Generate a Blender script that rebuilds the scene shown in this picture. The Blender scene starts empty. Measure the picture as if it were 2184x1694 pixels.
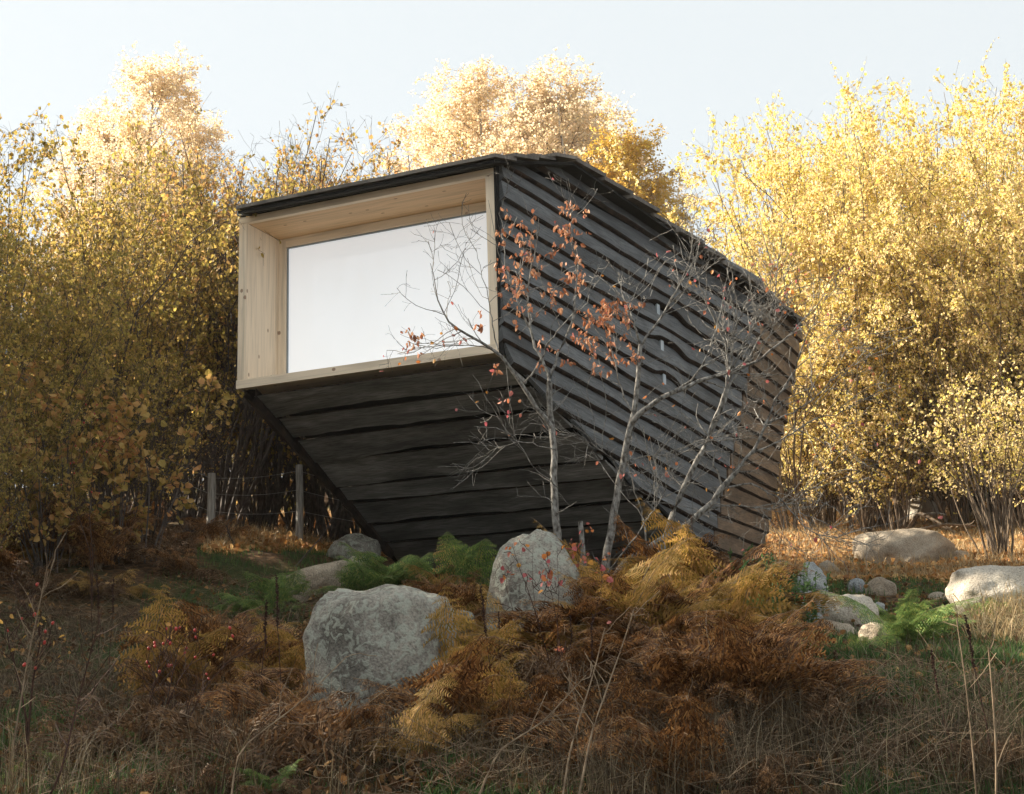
import bpy, math, random
import numpy as np
from mathutils import Vector, Matrix, noise as mn

sc = bpy.context.scene
COL = sc.collection
random.seed(7)
RNG = np.random.default_rng(7)

# ------------------------------------------------------------------ camera
CX, CY, F = 1092., 847., 2870.           # measured on the photograph at 2184 x 1694
_up = np.array([-412., 12847., -2870.]); _up /= np.linalg.norm(_up)
_fw = np.array([0, 0, -1.]); _Y = _fw - _up * _fw.dot(_up); _Y /= np.linalg.norm(_Y)
_X = np.cross(_Y, _up)
R = np.array([_X, _Y, _up])
cam = bpy.data.cameras.new("camera"); cam.lens = 36 * F / 2184; cam.sensor_width = 36
cam.clip_end = 2000; cam.clip_start = .05
co = bpy.data.objects.new("camera", cam); COL.objects.link(co)
co.matrix_world = Matrix(R.tolist()).to_4x4()
sc.camera = co

# ------------------------------------------------------------------ light
SUN_EL = math.radians(32)
to_sun = np.array([-.92, .39]); to_sun /= np.linalg.norm(to_sun)
sdir = Vector((to_sun[0] * math.cos(SUN_EL), to_sun[1] * math.cos(SUN_EL), math.sin(SUN_EL)))
w = bpy.data.worlds.new("World"); sc.world = w; w.use_nodes = True
nt = w.node_tree; bg = nt.nodes['Background']
sky = nt.nodes.new('ShaderNodeTexSky'); sky.sky_type = 'NISHITA'; sky.sun_disc = False
sky.sun_elevation = SUN_EL; sky.sun_rotation = math.atan2(to_sun[0], to_sun[1])
sky.air_density = 1.0; sky.dust_density = 3.0; sky.ozone_density = 1.2; sky.altitude = 300
hs = nt.nodes.new('ShaderNodeHueSaturation'); hs.inputs['Saturation'].default_value = .38
veil = nt.nodes.new('ShaderNodeMixRGB'); veil.inputs[0].default_value = .94; veil.inputs[2].default_value = (1.80, 1.93, 1.98, 1)   # thin even high cloud
nt.links.new(sky.outputs[0], hs.inputs['Color']); nt.links.new(hs.outputs[0], veil.inputs[1]); nt.links.new(veil.outputs[0], bg.inputs['Color'])
bg.inputs['Strength'].default_value = .12
sl = bpy.data.lights.new("sun", 'SUN'); sl.energy = 5.0; sl.angle = math.radians(.6); sl.color = (1, .89, .72)
so = bpy.data.objects.new("sun", sl); COL.objects.link(so)
so.rotation_euler = sdir.to_track_quat('Z', 'Y').to_euler()
vs = sc.view_settings
vs.view_transform = 'Standard'; vs.look = 'None'; vs.gamma = 1; vs.exposure = 1.9; vs.use_curve_mapping = False
sc.cycles.use_denoising = True
sc.cycles.max_bounces = 6; sc.cycles.diffuse_bounces = 3; sc.cycles.glossy_bounces = 2
sc.cycles.transmission_bounces = 4; sc.cycles.transparent_max_bounces = 4

# ------------------------------------------------------------------ helpers
def ray(x, y): return R @ np.array([x - CX, -(y - CY), -F])
def aty(x, y, d):
    r = ray(x, y); return r * d / r[1]
def onplane(x, y, P, n):
    r = ray(x, y); return r * (np.dot(P, n) / np.dot(r, n))
def U(a): a = np.asarray(a, float); return a / np.linalg.norm(a)
def UN(a): return a / np.maximum(np.linalg.norm(a, axis=-1, keepdims=True), 1e-9)

class Geo:
    def __init__(s): s.V = []; s.Q = []; s.T = []; s.n = 0; s.bc = []
    def add(s, V, Q=None, T=None, mq=0, mt=0, bc=None):
        V = np.asarray(V, float).reshape(-1, 3)
        if Q is not None and len(Q):
            Q = np.asarray(Q, int).reshape(-1, 4); s.Q.append((Q + s.n, np.broadcast_to(np.asarray(mq), (len(Q),))))
        if T is not None and len(T):
            T = np.asarray(T, int).reshape(-1, 3); s.T.append((T + s.n, np.broadcast_to(np.asarray(mt), (len(T),))))
        s.V.append(V); s.n += len(V)
        s.bc.append(np.zeros((len(V), 3)) if bc is None else np.asarray(bc, float).reshape(-1, 3))
    def box(s, P, Q8=None, m=0, bc=None):
        s.add(P, [[0, 1, 2, 3], [7, 6, 5, 4], [0, 4, 5, 1], [1, 5, 6, 2], [2, 6, 7, 3], [3, 7, 4, 0]], mq=m, bc=bc)
    def mesh(s, name, mats, smooth=False):
        V = np.concatenate(s.V); bc = np.concatenate(s.bc)
        loops = []; starts = []; tot = []; mi = []; off = 0
        for lst, k in ((s.Q, 4), (s.T, 3)):
            if lst:
                A = np.concatenate([a for a, _ in lst]); M = np.concatenate([m for _, m in lst])
                loops.append(A.ravel()); starts.append(off + np.arange(len(A)) * k); tot.append(np.full(len(A), k)); mi.append(M)
                off += A.size
        loops = np.concatenate(loops); starts = np.concatenate(starts); mi = np.concatenate(mi)
        me = bpy.data.meshes.new(name)
        me.vertices.add(len(V)); me.vertices.foreach_set('co', V.ravel())
        me.loops.add(len(loops)); me.loops.foreach_set('vertex_index', loops.astype(np.int32))
        me.polygons.add(len(starts)); me.polygons.foreach_set('loop_start', starts.astype(np.int32))
        for m in mats: me.materials.append(m)
        me.polygons.foreach_set('material_index', mi.astype(np.int32))
        me.polygons.foreach_set('use_smooth', np.full(len(starts), smooth))
        if np.any(bc):
            a = me.attributes.new('bc', 'FLOAT_VECTOR', 'POINT'); a.data.foreach_set('vector', bc.ravel())
        me.update(calc_edges=True); me.validate()
        return me
    def build(s, name, mats, parent=None, smooth=False):
        o = bpy.data.objects.new(name, s.mesh(name, mats, smooth)); COL.objects.link(o)
        if parent: o.parent = parent
        return o

def tag(o, label=None, cat=None, group=None, kind=None):
    if label: o['label'] = label
    if cat: o['category'] = cat
    if group: o['group'] = group
    if kind: o['kind'] = kind
    return o
def empty(name, loc=(0, 0, 0), rz=0, **k):
    o = bpy.data.objects.new(name, None); COL.objects.link(o); o.location = loc; o.rotation_euler = (0, 0, rz)
    return tag(o, **k)
def copy_tree(o, parent=None):
    c = o.copy(); COL.objects.link(c); c.parent = parent
    for ch in [x for x in bpy.data.objects if x.parent == o]: copy_tree(ch, c)
    return c
KIDS = {}
def dup(root, loc, rz=0, sc_=1, rx=0, ry=0, **k):
    """the prototype itself the first time, after that a copy with copies of its parts"""
    name = root.name
    if name not in KIDS:
        KIDS[name] = [x for x in bpy.data.objects if x.parent == root]; r = root
    else:
        r = root.copy(); COL.objects.link(r)
        for ch in KIDS[name]:
            c = ch.copy(); COL.objects.link(c); c.parent = r
    r.location = loc; r.rotation_euler = (rx, ry, rz)
    r.scale = (sc_,) * 3 if np.isscalar(sc_) else sc_
    for q in ('label', 'cat', 'group'):
        if q in k: r['category' if q == 'cat' else q] = k[q]
    return r

def tubes(G, P, Rd, k=4, m=0, bc=None):
    """P[m,n,3] polylines, Rd[m,n] radii -> tubes of k sides"""
    P = np.asarray(P, float); M, N, _ = P.shape; Rd = np.broadcast_to(Rd, (M, N))
    T = UN(np.gradient(P, axis=1))
    ref = np.where(np.abs(T[..., 2:3]) > .9, np.array([1., 0, 0]), np.array([0, 0, 1.]))
    A = UN(np.cross(T, ref)); B = np.cross(T, A)
    ang = np.arange(k) * 2 * np.pi / k
    V = P[:, :, None] + Rd[:, :, None, None] * (A[:, :, None] * np.cos(ang)[None, None, :, None] + B[:, :, None] * np.sin(ang)[None, None, :, None])
    idx = np.arange(M * N * k).reshape(M, N, k)
    a = idx[:, :-1]; b = idx[:, 1:]
    Q = np.stack([a, np.roll(a, -1, 2), np.roll(b, -1, 2), b], -1).reshape(-1, 4)
    G.add(V, Q, mq=m)

def pathtube(G, pts, r0, r1, k=6, n=None, m=0, wig=0, rng=RNG):
    pts = np.asarray(pts, float)
    n = n or max(4, len(pts) * 3)
    d = np.r_[0, np.cumsum(np.linalg.norm(np.diff(pts, axis=0), axis=1))]
    t = np.linspace(0, d[-1], n)
    # smooth (Catmull-like) by averaging
    P = np.stack([np.interp(t, d, pts[:, i]) for i in range(3)], 1)
    for _ in range(2): P[1:-1] = (P[:-2] + 2 * P[1:-1] + P[2:]) / 4
    if wig: P[1:-1] += rng.normal(0, wig, (n - 2, 3))
    rr = np.linspace(r0, r1, n)
    tubes(G, P[None], rr[None], k, m)
    return P, rr

def grow(Ps, Rs, m, t0, t1, L, ang, n, up=.0, wig=.15, rfac=.55, rtip=.25, rng=RNG, rmin=.0015):
    """children branches from parent polylines"""
    M, N, _ = Ps.shape
    pi = rng.integers(0, M, m); t = rng.uniform(t0, t1, m) * (N - 1)
    i0 = np.clip(t.astype(int), 0, N - 2); f = (t - i0)[:, None]
    base = Ps[pi, i0] * (1 - f) + Ps[pi, i0 + 1] * f
    rb = (Rs[pi, i0] * (1 - f[:, 0]) + Rs[pi, i0 + 1] * f[:, 0]) * rfac
    pd = UN(Ps[pi, i0 + 1] - Ps[pi, i0])
    rd = rng.normal(size=(m, 3)); rd = UN(rd - (rd * pd).sum(1, keepdims=True) * pd)
    a = np.radians(rng.uniform(ang[0], ang[1], m))[:, None]
    d = pd * np.cos(a) + rd * np.sin(a)
    ln = rng.uniform(L[0], L[1], m)[:, None] * (1.15 - .5 * t[:, None] / (N - 1))
    out = np.zeros((m, n, 3)); out[:, 0] = base
    for j in range(1, n):
        d = UN(d + rng.normal(0, wig, (m, 3)) + np.array([0, 0, up]))
        out[:, j] = out[:, j - 1] + d * ln / (n - 1)
    rad = np.maximum(rb[:, None] * np.linspace(1, rtip, n)[None], rmin)
    return out, rad

def leaves(G, P, D, size, width=.75, fold=.3, m=0, rng=RNG):
    """6-vertex ovate leaves at P pointing along D"""
    n = len(P); D = UN(D); S = UN(np.cross(D, rng.normal(size=(n, 3)))); Nn = np.cross(D, S)
    s = (size if not np.isscalar(size) else np.full(n, size))[:, None]
    wd = s * width * .5
    f = wd * fold; c = -s * rng.uniform(-.05, .25, (n, 1))
    V = np.stack([P, P + D * s * .3 + S * wd + Nn * f, P + D * s * .72 + S * wd * .78 + Nn * (f + c * .5), P + D * s + Nn * c,
                  P + D * s * .72 - S * wd * .78 + Nn * (f + c * .5), P + D * s * .3 - S * wd + Nn * f], 1)
    i = np.arange(n)[:, None] * 6
    G.add(V, np.concatenate([i + [0, 1, 2, 3], i + [0, 3, 4, 5]]), mq=m)

def along(Ps, m, t0, t1, rng=RNG):
    M, N, _ = Ps.shape
    pi = rng.integers(0, M, m); t = rng.uniform(t0, t1, m) * (N - 1)
    i0 = np.clip(t.astype(int), 0, N - 2); f = (t - i0)[:, None]
    return Ps[pi, i0] * (1 - f) + Ps[pi, i0 + 1] * f, UN(Ps[pi, i0 + 1] - Ps[pi, i0])

# ------------------------------------------------------------------ materials
def new_mat(name):
    m = bpy.data.materials.new(name); m.use_nodes = True; n = m.node_tree; n.nodes.clear()
    o = n.nodes.new('ShaderNodeOutputMaterial'); return m, n, o
def ramp(n, cols, interp='LINEAR'):
    r = n.nodes.new('ShaderNodeValToRGB'); e = r.color_ramp.elements; r.color_ramp.interpolation = interp
    while len(e) < len(cols): e.new(.5)
    for i, (p, c) in enumerate(cols): e[i].position = p; e[i].color = (*c, 1)
    return r
def leaf_mat(name, cols, trans=.42, rough=.6, objvar=.0):
    m, n, o = new_mat(name); L = n.links.new
    g = n.nodes.new('ShaderNodeNewGeometry'); r = ramp(n, cols); 
    if objvar:
        oi = n.nodes.new('ShaderNodeObjectInfo')
        a = n.nodes.new('ShaderNodeMath'); a.operation = 'MULTIPLY_ADD'; a.inputs[1].default_value = 1 - objvar
        b = n.nodes.new('ShaderNodeMath'); b.operation = 'MULTIPLY'; b.inputs[1].default_value = objvar
        L(oi.outputs['Random'], b.inputs[0]); L(g.outputs['Random Per Island'], a.inputs[0]); L(b.outputs[0], a.inputs[2]); L(a.outputs[0], r.inputs[0])
    else: L(g.outputs['Random Per Island'], r.inputs[0])
    d = n.nodes.new('ShaderNodeBsdfPrincipled'); d.inputs['Roughness'].default_value = rough
    d.inputs['Specular IOR Level'].default_value = .25
    t = n.nodes.new('ShaderNodeBsdfTranslucent'); mx = n.nodes.new('ShaderNodeMixShader'); mx.inputs[0].default_value = trans
    L(r.outputs[0], d.inputs['Base Color']); L(r.outputs[0], t.inputs['Color'])
    L(d.outputs[0], mx.inputs[1]); L(t.outputs[0], mx.inputs[2]); L(mx.outputs[0], o.inputs[0])
    return m
def noise_mat(name, cols, scale=5., detail=6, rough=.85, bump=.0, bscale=None, stretch=None, coord='Object', spec=.3, dist=.0, bdist=.02, metal=0):
    m, n, o = new_mat(name); L = n.links.new
    tc = n.nodes.new('ShaderNodeTexCoord'); src = tc.outputs[coord]
    if stretch:
        mp = n.nodes.new('ShaderNodeMapping'); mp.inputs['Scale'].default_value = stretch; L(src, mp.inputs[0]); src = mp.outputs[0]
    t = n.nodes.new('ShaderNodeTexNoise'); t.inputs['Scale'].default_value = scale; t.inputs['Detail'].default_value = detail; t.inputs['Distortion'].default_value = dist
    L(src, t.inputs['Vector']); r = ramp(n, cols); L(t.outputs[0], r.inputs[0])
    p = n.nodes.new('ShaderNodeBsdfPrincipled'); p.inputs['Roughness'].default_value = rough; p.inputs['Specular IOR Level'].default_value = spec
    p.inputs['Metallic'].default_value = metal
    L(r.outputs[0], p.inputs['Base Color'])
    if bump:
        t2 = n.nodes.new('ShaderNodeTexNoise'); t2.inputs['Scale'].default_value = bscale or scale * 3; t2.inputs['Detail'].default_value = 6; L(src, t2.inputs['Vector'])
        b = n.nodes.new('ShaderNodeBump'); b.inputs['Strength'].default_value = bump; b.inputs['Distance'].default_value = bdist
        L(t2.outputs[0], b.inputs['Height']); L(b.outputs[0], p.inputs['Normal'])
    L(p.outputs[0], o.inputs[0]); return m

def board_mat(name, dark, mid, warm, warm_amt=.25, rough=.55):
    """tarred rough-sawn board: grain runs along the board (attribute bc = along, across, board number)"""
    m, n, o = new_mat(name); L = n.links.new
    at = n.nodes.new('ShaderNodeAttribute'); at.attribute_name = 'bc'
    def nz(scale, det, st, dist=0):
        mp = n.nodes.new('ShaderNodeMapping'); mp.inputs['Scale'].default_value = st; L(at.outputs['Vector'], mp.inputs[0])
        t = n.nodes.new('ShaderNodeTexNoise'); t.inputs['Scale'].default_value = scale; t.inputs['Detail'].default_value = det; t.inputs['Distortion'].default_value = dist
        L(mp.outputs[0], t.inputs['Vector']); return t
    big = nz(1.0, 5, (1.3, 5, 3.7), .6); fine = nz(1.0, 6, (7, 75, 3.7), .3); stain = nz(1.0, 4, (.9, 3.0, 7.1), 1.2); saw = nz(1.0, 2, (55, 3, 3.7))
    r = ramp(n, [(.3, dark), (.5, mid), (.72, tuple(min(1, c * 1.75) for c in mid))]); L(big.outputs[0], r.inputs[0])
    r2 = ramp(n, [(.32, (.45,) * 3), (.5, (1,) * 3), (.68, (1.45,) * 3)]); L(fine.outputs[0], r2.inputs[0])
    mu = n.nodes.new('ShaderNodeMixRGB'); mu.blend_type = 'MULTIPLY'; mu.inputs[0].default_value = .85; L(r.outputs[0], mu.inputs[1]); L(r2.outputs[0], mu.inputs[2])
    sp = n.nodes.new('ShaderNodeSeparateXYZ'); L(at.outputs['Vector'], sp.inputs[0]); wn = n.nodes.new('ShaderNodeTexWhiteNoise'); wn.noise_dimensions = '1D'; L(sp.outputs[2], wn.inputs['W'])
    mr = n.nodes.new('ShaderNodeMapRange'); mr.inputs['To Min'].default_value = .72; mr.inputs['To Max'].default_value = 1.25; L(wn.outputs['Value'], mr.inputs[0])
    vm = n.nodes.new('ShaderNodeVectorMath'); vm.operation = 'SCALE'; L(mu.outputs[0], vm.inputs[0]); L(mr.outputs[0], vm.inputs['Scale'])
    r3 = ramp(n, [(.6, (0,) * 3), (.78, (warm_amt,) * 3)]); L(stain.outputs[0], r3.inputs[0])
    mw = n.nodes.new('ShaderNodeMixRGB'); mw.inputs[2].default_value = (*warm, 1); L(r3.outputs[0], mw.inputs[0]); L(vm.outputs[0], mw.inputs[1])
    p = n.nodes.new('ShaderNodeBsdfPrincipled'); p.inputs['Roughness'].default_value = rough; p.inputs['Specular IOR Level'].default_value = .45
    L(mw.outputs[0], p.inputs['Base Color'])
    ad = n.nodes.new('ShaderNodeMath'); L(fine.outputs[0], ad.inputs[0]); L(saw.outputs[0], ad.inputs[1])
    b = n.nodes.new('ShaderNodeBump'); b.inputs['Strength'].default_value = .5; b.inputs['Distance'].default_value = .006
    L(ad.outputs[0], b.inputs['Height']); L(b.outputs[0], p.inputs['Normal']); L(p.outputs[0], o.inputs[0]); return m

def pine_mat(name, base, rough=.6):
    """clear pale pine with brown knots in chosen spots; bc = metres along and across the board"""
    m, n, o = new_mat(name); L = n.links.new
    at = n.nodes.new('ShaderNodeAttribute'); at.attribute_name = 'bc'
    mp = n.nodes.new('ShaderNodeMapping'); mp.inputs['Scale'].default_value = (1.2, 26, 5); L(at.outputs['Vector'], mp.inputs[0])
    t = n.nodes.new('ShaderNodeTexNoise'); t.inputs['Scale'].default_value = 1; t.inputs['Detail'].default_value = 6; t.inputs['Distortion'].default_value = .8; L(mp.outputs[0], t.inputs['Vector'])
    r = ramp(n, [(.3, tuple(c * .78 for c in base)), (.5, base), (.7, tuple(min(.9, c * 1.1) for c in base))]); L(t.outputs[0], r.inputs[0])
    v = n.nodes.new('ShaderNodeTexVoronoi'); v.voronoi_dimensions = '2D'; v.inputs['Scale'].default_value = 1
    mp2 = n.nodes.new('ShaderNodeMapping'); mp2.inputs['Scale'].default_value = (2.6, 4.6, 1); L(at.outputs['Vector'], mp2.inputs[0]); L(mp2.outputs[0], v.inputs['Vector'])
    kr = ramp(n, [(.0, (.9,) * 3), (.03, (.6,) * 3), (.045, (.9,) * 3), (.058, (0,) * 3)]); L(v.outputs['Distance'], kr.inputs[0])
    gt = n.nodes.new('ShaderNodeSeparateColor'); L(v.outputs['Color'], gt.inputs[0])
    th = n.nodes.new('ShaderNodeMath'); th.operation = 'GREATER_THAN'; th.inputs[1].default_value = .35; L(gt.outputs[0], th.inputs[0])
    mk = n.nodes.new('ShaderNodeMath'); mk.operation = 'MULTIPLY'; L(kr.outputs[0], mk.inputs[0]); L(th.outputs[0], mk.inputs[1])
    mx = n.nodes.new('ShaderNodeMixRGB'); mx.inputs[2].default_value = (.22, .10, .045, 1); L(mk.outputs[0], mx.inputs[0]); L(r.outputs[0], mx.inputs[1])
    p = n.nodes.new('ShaderNodeBsdfPrincipled'); p.inputs['Roughness'].default_value = rough; p.inputs['Specular IOR Level'].default_value = .3
    L(mx.outputs[0], p.inputs['Base Color']); L(p.outputs[0], o.inputs[0]); return m

def stone_mat(name, a, b, c, lichen=(.37, .38, .32), la=.5):
    m, n, o = new_mat(name); L = n.links.new
    tc = n.nodes.new('ShaderNodeTexCoord'); oi = n.nodes.new('ShaderNodeObjectInfo')
    av = n.nodes.new('ShaderNodeVectorMath'); L(tc.outputs['Object'], av.inputs[0])
    cr = n.nodes.new('ShaderNodeCombineXYZ'); ml = n.nodes.new('ShaderNodeMath'); ml.operation = 'MULTIPLY'; ml.inputs[1].default_value = 37
    L(oi.outputs['Random'], ml.inputs[0]); L(ml.outputs[0], cr.inputs[0]); L(cr.outputs[0], av.inputs[1]); src = av.outputs[0]
    def nz(s, d, dist=0):
        t = n.nodes.new('ShaderNodeTexNoise'); t.inputs['Scale'].default_value = s; t.inputs['Detail'].default_value = d; t.inputs['Distortion'].default_value = dist; L(src, t.inputs['Vector']); return t
    n1 = nz(3.4, 8, .5); n2 = nz(85, 4); n3 = nz(24, 9, .8); n4 = nz(9, 8, .6)
    r = ramp(n, [(.32, a), (.5, b), (.68, c)]); L(n1.outputs[0], r.inputs[0])
    g = ramp(n, [(.3, (.45,) * 3), (.5, (1,) * 3), (.72, (1.35,) * 3)]); L(n2.outputs[0], g.inputs[0])
    mu = n.nodes.new('ShaderNodeMixRGB'); mu.blend_type = 'MULTIPLY'; mu.inputs[0].default_value = .8; L(r.outputs[0], mu.inputs[1]); L(g.outputs[0], mu.inputs[2])
    lr = ramp(n, [(.50, (0,) * 3), (.57, (la * .9,) * 3)]); L(n3.outputs[0], lr.inputs[0])
    mx = n.nodes.new('ShaderNodeMixRGB'); mx.inputs[2].default_value = (*lichen, 1); L(lr.outputs[0], mx.inputs[0]); L(mu.outputs[0], mx.inputs[1])
    dr = ramp(n, [(.60, (0,) * 3), (.70, (la * .42,) * 3)]); L(n4.outputs[0], dr.inputs[0])
    mx2 = n.nodes.new('ShaderNodeMixRGB'); mx2.inputs[2].default_value = (.05, .05, .045, 1); L(dr.outputs[0], mx2.inputs[0]); L(mx.outputs[0], mx2.inputs[1])
    p = n.nodes.new('ShaderNodeBsdfPrincipled'); p.inputs['Roughness'].default_value = .9; p.inputs['Specular IOR Level'].default_value = .2
    L(mx2.outputs[0], p.inputs['Base Color'])
    ad = n.nodes.new('ShaderNodeMath'); L(n2.outputs[0], ad.inputs[0]); L(n3.outputs[0], ad.inputs[1])
    bm = n.nodes.new('ShaderNodeBump'); bm.inputs['Strength'].default_value = .7; bm.inputs['Distance'].default_value = .015
    L(ad.outputs[0], bm.inputs['Height']); L(bm.outputs[0], p.inputs['Normal']); L(p.outputs[0], o.inputs[0]); return m

M = {}
M['tar'] = board_mat('tarred_board', (.026, .026, .027), (.074, .078, .081), (.11, .06, .035), .35)
M['tar_under'] = board_mat('tarred_board_underside_lightened', (.075, .073, .068), (.155, .15, .14), (.11, .055, .03), .3)  # lighter copy of the tar; light missing under the belly put into the colour
M['tar_brown'] = board_mat('tarred_board_warm_bounce', (.062, .040, .026), (.135, .088, .055), (.2, .12, .06), .4)  # browner copy of the tar; warm bounce light put into the colour
M['bark_edge'] = noise_mat('bark_edge', [(.3, (.008, .006, .005)), (.55, (.028, .017, .011)), (.75, (.06, .034, .02))], 9, bump=.6, rough=.9)
M['roof'] = board_mat('roof_board', (.05, .043, .036), (.12, .105, .09), (.16, .11, .07), .3, .7)
M['black'] = noise_mat('black_felt', [(.3, (.006, .006, .006)), (.7, (.014, .013, .012))], 14, rough=.9, bump=.2)
M['flash'] = noise_mat('zinc_flashing', [(.3, (.24, .27, .29)), (.7, (.32, .36, .38))], 6, rough=.45, metal=.3, bump=.05)
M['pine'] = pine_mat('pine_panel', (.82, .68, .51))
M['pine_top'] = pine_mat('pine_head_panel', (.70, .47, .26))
M['glass'] = None
def glass():
    m, n, o = new_mat('mirror_glass'); g = n.nodes.new('ShaderNodeBsdfPrincipled')
    g.inputs['Base Color'].default_value = (.86, .90, .92, 1); g.inputs['Metallic'].default_value = 1; g.inputs['Roughness'].default_value = .015
    n.links.new(g.outputs[0], o.inputs[0]); return m
M['glass'] = glass()
def pane_mat():
    m, n, o = new_mat('window_pane_sky_glow'); g = n.nodes.new('ShaderNodeBsdfPrincipled')
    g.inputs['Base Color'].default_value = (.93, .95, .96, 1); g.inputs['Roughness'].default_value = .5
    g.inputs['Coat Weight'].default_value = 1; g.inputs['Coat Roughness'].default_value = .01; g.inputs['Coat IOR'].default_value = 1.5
    g.inputs['Emission Color'].default_value = (.93, .96, 1, 1); g.inputs['Emission Strength'].default_value = .12  # white base and added glow imitate bright sky in the pane
    n.links.new(g.outputs[0], o.inputs[0]); return m
M['pane'] = pane_mat()
M['slit'] = noise_mat('slit_glass', [(.3, (.25, .29, .32)), (.7, (.42, .46, .48))], 8, rough=.15, spec=.6)  # pale tone imitates sky reflected in the slit glass
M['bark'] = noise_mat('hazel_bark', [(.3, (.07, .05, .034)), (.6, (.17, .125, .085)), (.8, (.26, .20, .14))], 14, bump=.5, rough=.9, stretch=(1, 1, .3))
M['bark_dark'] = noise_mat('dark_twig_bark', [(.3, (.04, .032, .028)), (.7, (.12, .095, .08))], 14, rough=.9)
M['bark_grey'] = noise_mat('grey_lichen_bark', [(.36, (.05, .044, .038)), (.47, (.15, .14, .125)), (.62, (.26, .25, .23)), (.75, (.34, .335, .31))], 45, bump=.6, rough=.9, stretch=(1, 1, .55), bdist=.006)
M['birch'] = noise_mat('birch_bark', [(.35, (.08, .07, .06)), (.45, (.5, .46, .4))], 12, rough=.8, stretch=(1, 1, 3))
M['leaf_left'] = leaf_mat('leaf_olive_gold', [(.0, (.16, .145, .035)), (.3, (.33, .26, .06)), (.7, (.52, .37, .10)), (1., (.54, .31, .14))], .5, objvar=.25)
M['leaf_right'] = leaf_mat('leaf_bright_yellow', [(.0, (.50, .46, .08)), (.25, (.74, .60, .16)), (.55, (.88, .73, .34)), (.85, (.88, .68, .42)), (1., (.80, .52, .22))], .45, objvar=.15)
M['leaf_rust'] = leaf_mat('leaf_thinning_rust', [(.0, (.34, .26, .06)), (.5, (.55, .36, .12)), (1., (.55, .27, .10))], .45)
M['leaf_birch'] = leaf_mat('leaf_pale_birch', [(.0, (.74, .60, .34)), (.5, (.86, .72, .50)), (1., (.86, .68, .52))], .5)
M['leaf_birch_gold'] = leaf_mat('leaf_gold_birch', [(.0, (.56, .40, .06)), (.5, (.68, .46, .09)), (1., (.62, .38, .10))], .5)
M['leaf_brown'] = leaf_mat('leaf_withered_brown', [(.0, (.28, .10, .045)), (.5, (.46, .20, .10)), (.85, (.58, .33, .19)), (1., (.48, .17, .15))], .3)
M['leaf_pink'] = leaf_mat('leaf_pink_orange', [(.0, (.45, .10, .12)), (.4, (.42, .15, .11)), (.7, (.50, .17, .04)), (1., (.48, .24, .05))], .35)
M['fern_green'] = leaf_mat('fern_green', [(.0, (.09, .16, .05)), (.5, (.17, .27, .08)), (.85, (.30, .38, .11)), (1., (.42, .38, .12))], .4)
M['fern_gold'] = leaf_mat('fern_gold', [(.0, (.20, .14, .03)), (.5, (.42, .26, .065)), (1., (.58, .33, .12))], .4)
M['fern_rust'] = leaf_mat('fern_rust', [(.0, (.055, .024, .011)), (.5, (.17, .074, .026)), (.85, (.36, .17, .055)), (1., (.48, .27, .10))], .3)  # rust tones lowered; part of the foreground dimness is in the colour
M['fern_tan'] = leaf_mat('fern_tan', [(.0, (.055, .028, .014)), (.6, (.13, .070, .033)), (1., (.26, .155, .08))], .3)  # tan tones lowered to carry the darkening of the foreground
M['grass_green'] = leaf_mat('grass_green', [(.0, (.03, .075, .022)), (.6, (.06, .135, .035)), (1., (.14, .18, .05))], .35)
M['grass_dry'] = leaf_mat('grass_dry', [(.0, (.03, .02, .012)), (.5, (.08, .057, .031)), (.85, (.17, .13, .075)), (1., (.34, .28, .18))], .3)  # dark copy of the dry grass; foreground darkening put into the colour
M['straw'] = leaf_mat('straw_lit_tone', [(.0, (.24, .16, .07)), (.5, (.42, .30, .15)), (1., (.58, .45, .27))], .3)  # bright copy of the dry grass; meadow sunlight put into the colour
M['litter_lit'] = leaf_mat('fallen_leaf_lit_tone', [(.0, (.26, .11, .035)), (.5, (.50, .25, .08)), (1., (.66, .42, .18))], .25)  # bright copy of the fallen leaves, sunlight of the meadow in the colour
M['litter'] = leaf_mat('fallen_leaf', [(.0, (.05, .024, .012)), (.5, (.14, .065, .024)), (.85, (.30, .15, .05)), (1., (.46, .28, .12))], .25)  # dark copy of the fallen leaves, dimness of the near slope in the colour
M['weed'] = leaf_mat('weed_green', [(.0, (.05, .10, .035)), (1., (.11, .19, .06))], .35)
M['hip'] = noise_mat('rosehip_red', [(.3, (.30, .015, .01)), (.7, (.42, .03, .015))], 20, rough=.35, spec=.5)
M['dock'] = noise_mat('dock_seed_brown', [(.3, (.025, .012, .009)), (.7, (.075, .035, .022))], 60, rough=.9)
M['stalk'] = noise_mat('dry_stalk', [(.3, (.12, .08, .05)), (.7, (.30, .22, .14))], 30, rough=.85)
M['post'] = noise_mat('weathered_post', [(.3, (.18, .17, .15)), (.5, (.38, .36, .33)), (.7, (.52, .50, .46))], 7, rough=.9, bump=.6, stretch=(6, 6, .6))
M['stone_grey'] = stone_mat('lichen_granite', (.12, .108, .09), (.235, .215, .182), (.35, .32, .265), (.36, .375, .31), .75)
M['stone_tan'] = stone_mat('tan_granite', (.22, .17, .12), (.36, .29, .215), (.46, .39, .30), (.42, .40, .33), .15)
M['stone_pale'] = stone_mat('pale_granite', (.33, .28, .22), (.48, .42, .34), (.6, .54, .45), (.5, .47, .4), .2)
M['stone_blue'] = stone_mat('bluish_granite', (.15, .16, .165), (.26, .27, .27), (.38, .38, .36), (.4, .42, .4), .4)
M['cut'] = noise_mat('cut_wood', [(.3, (.35, .24, .15)), (.7, (.5, .38, .25))], 40, rough=.8)

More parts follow.
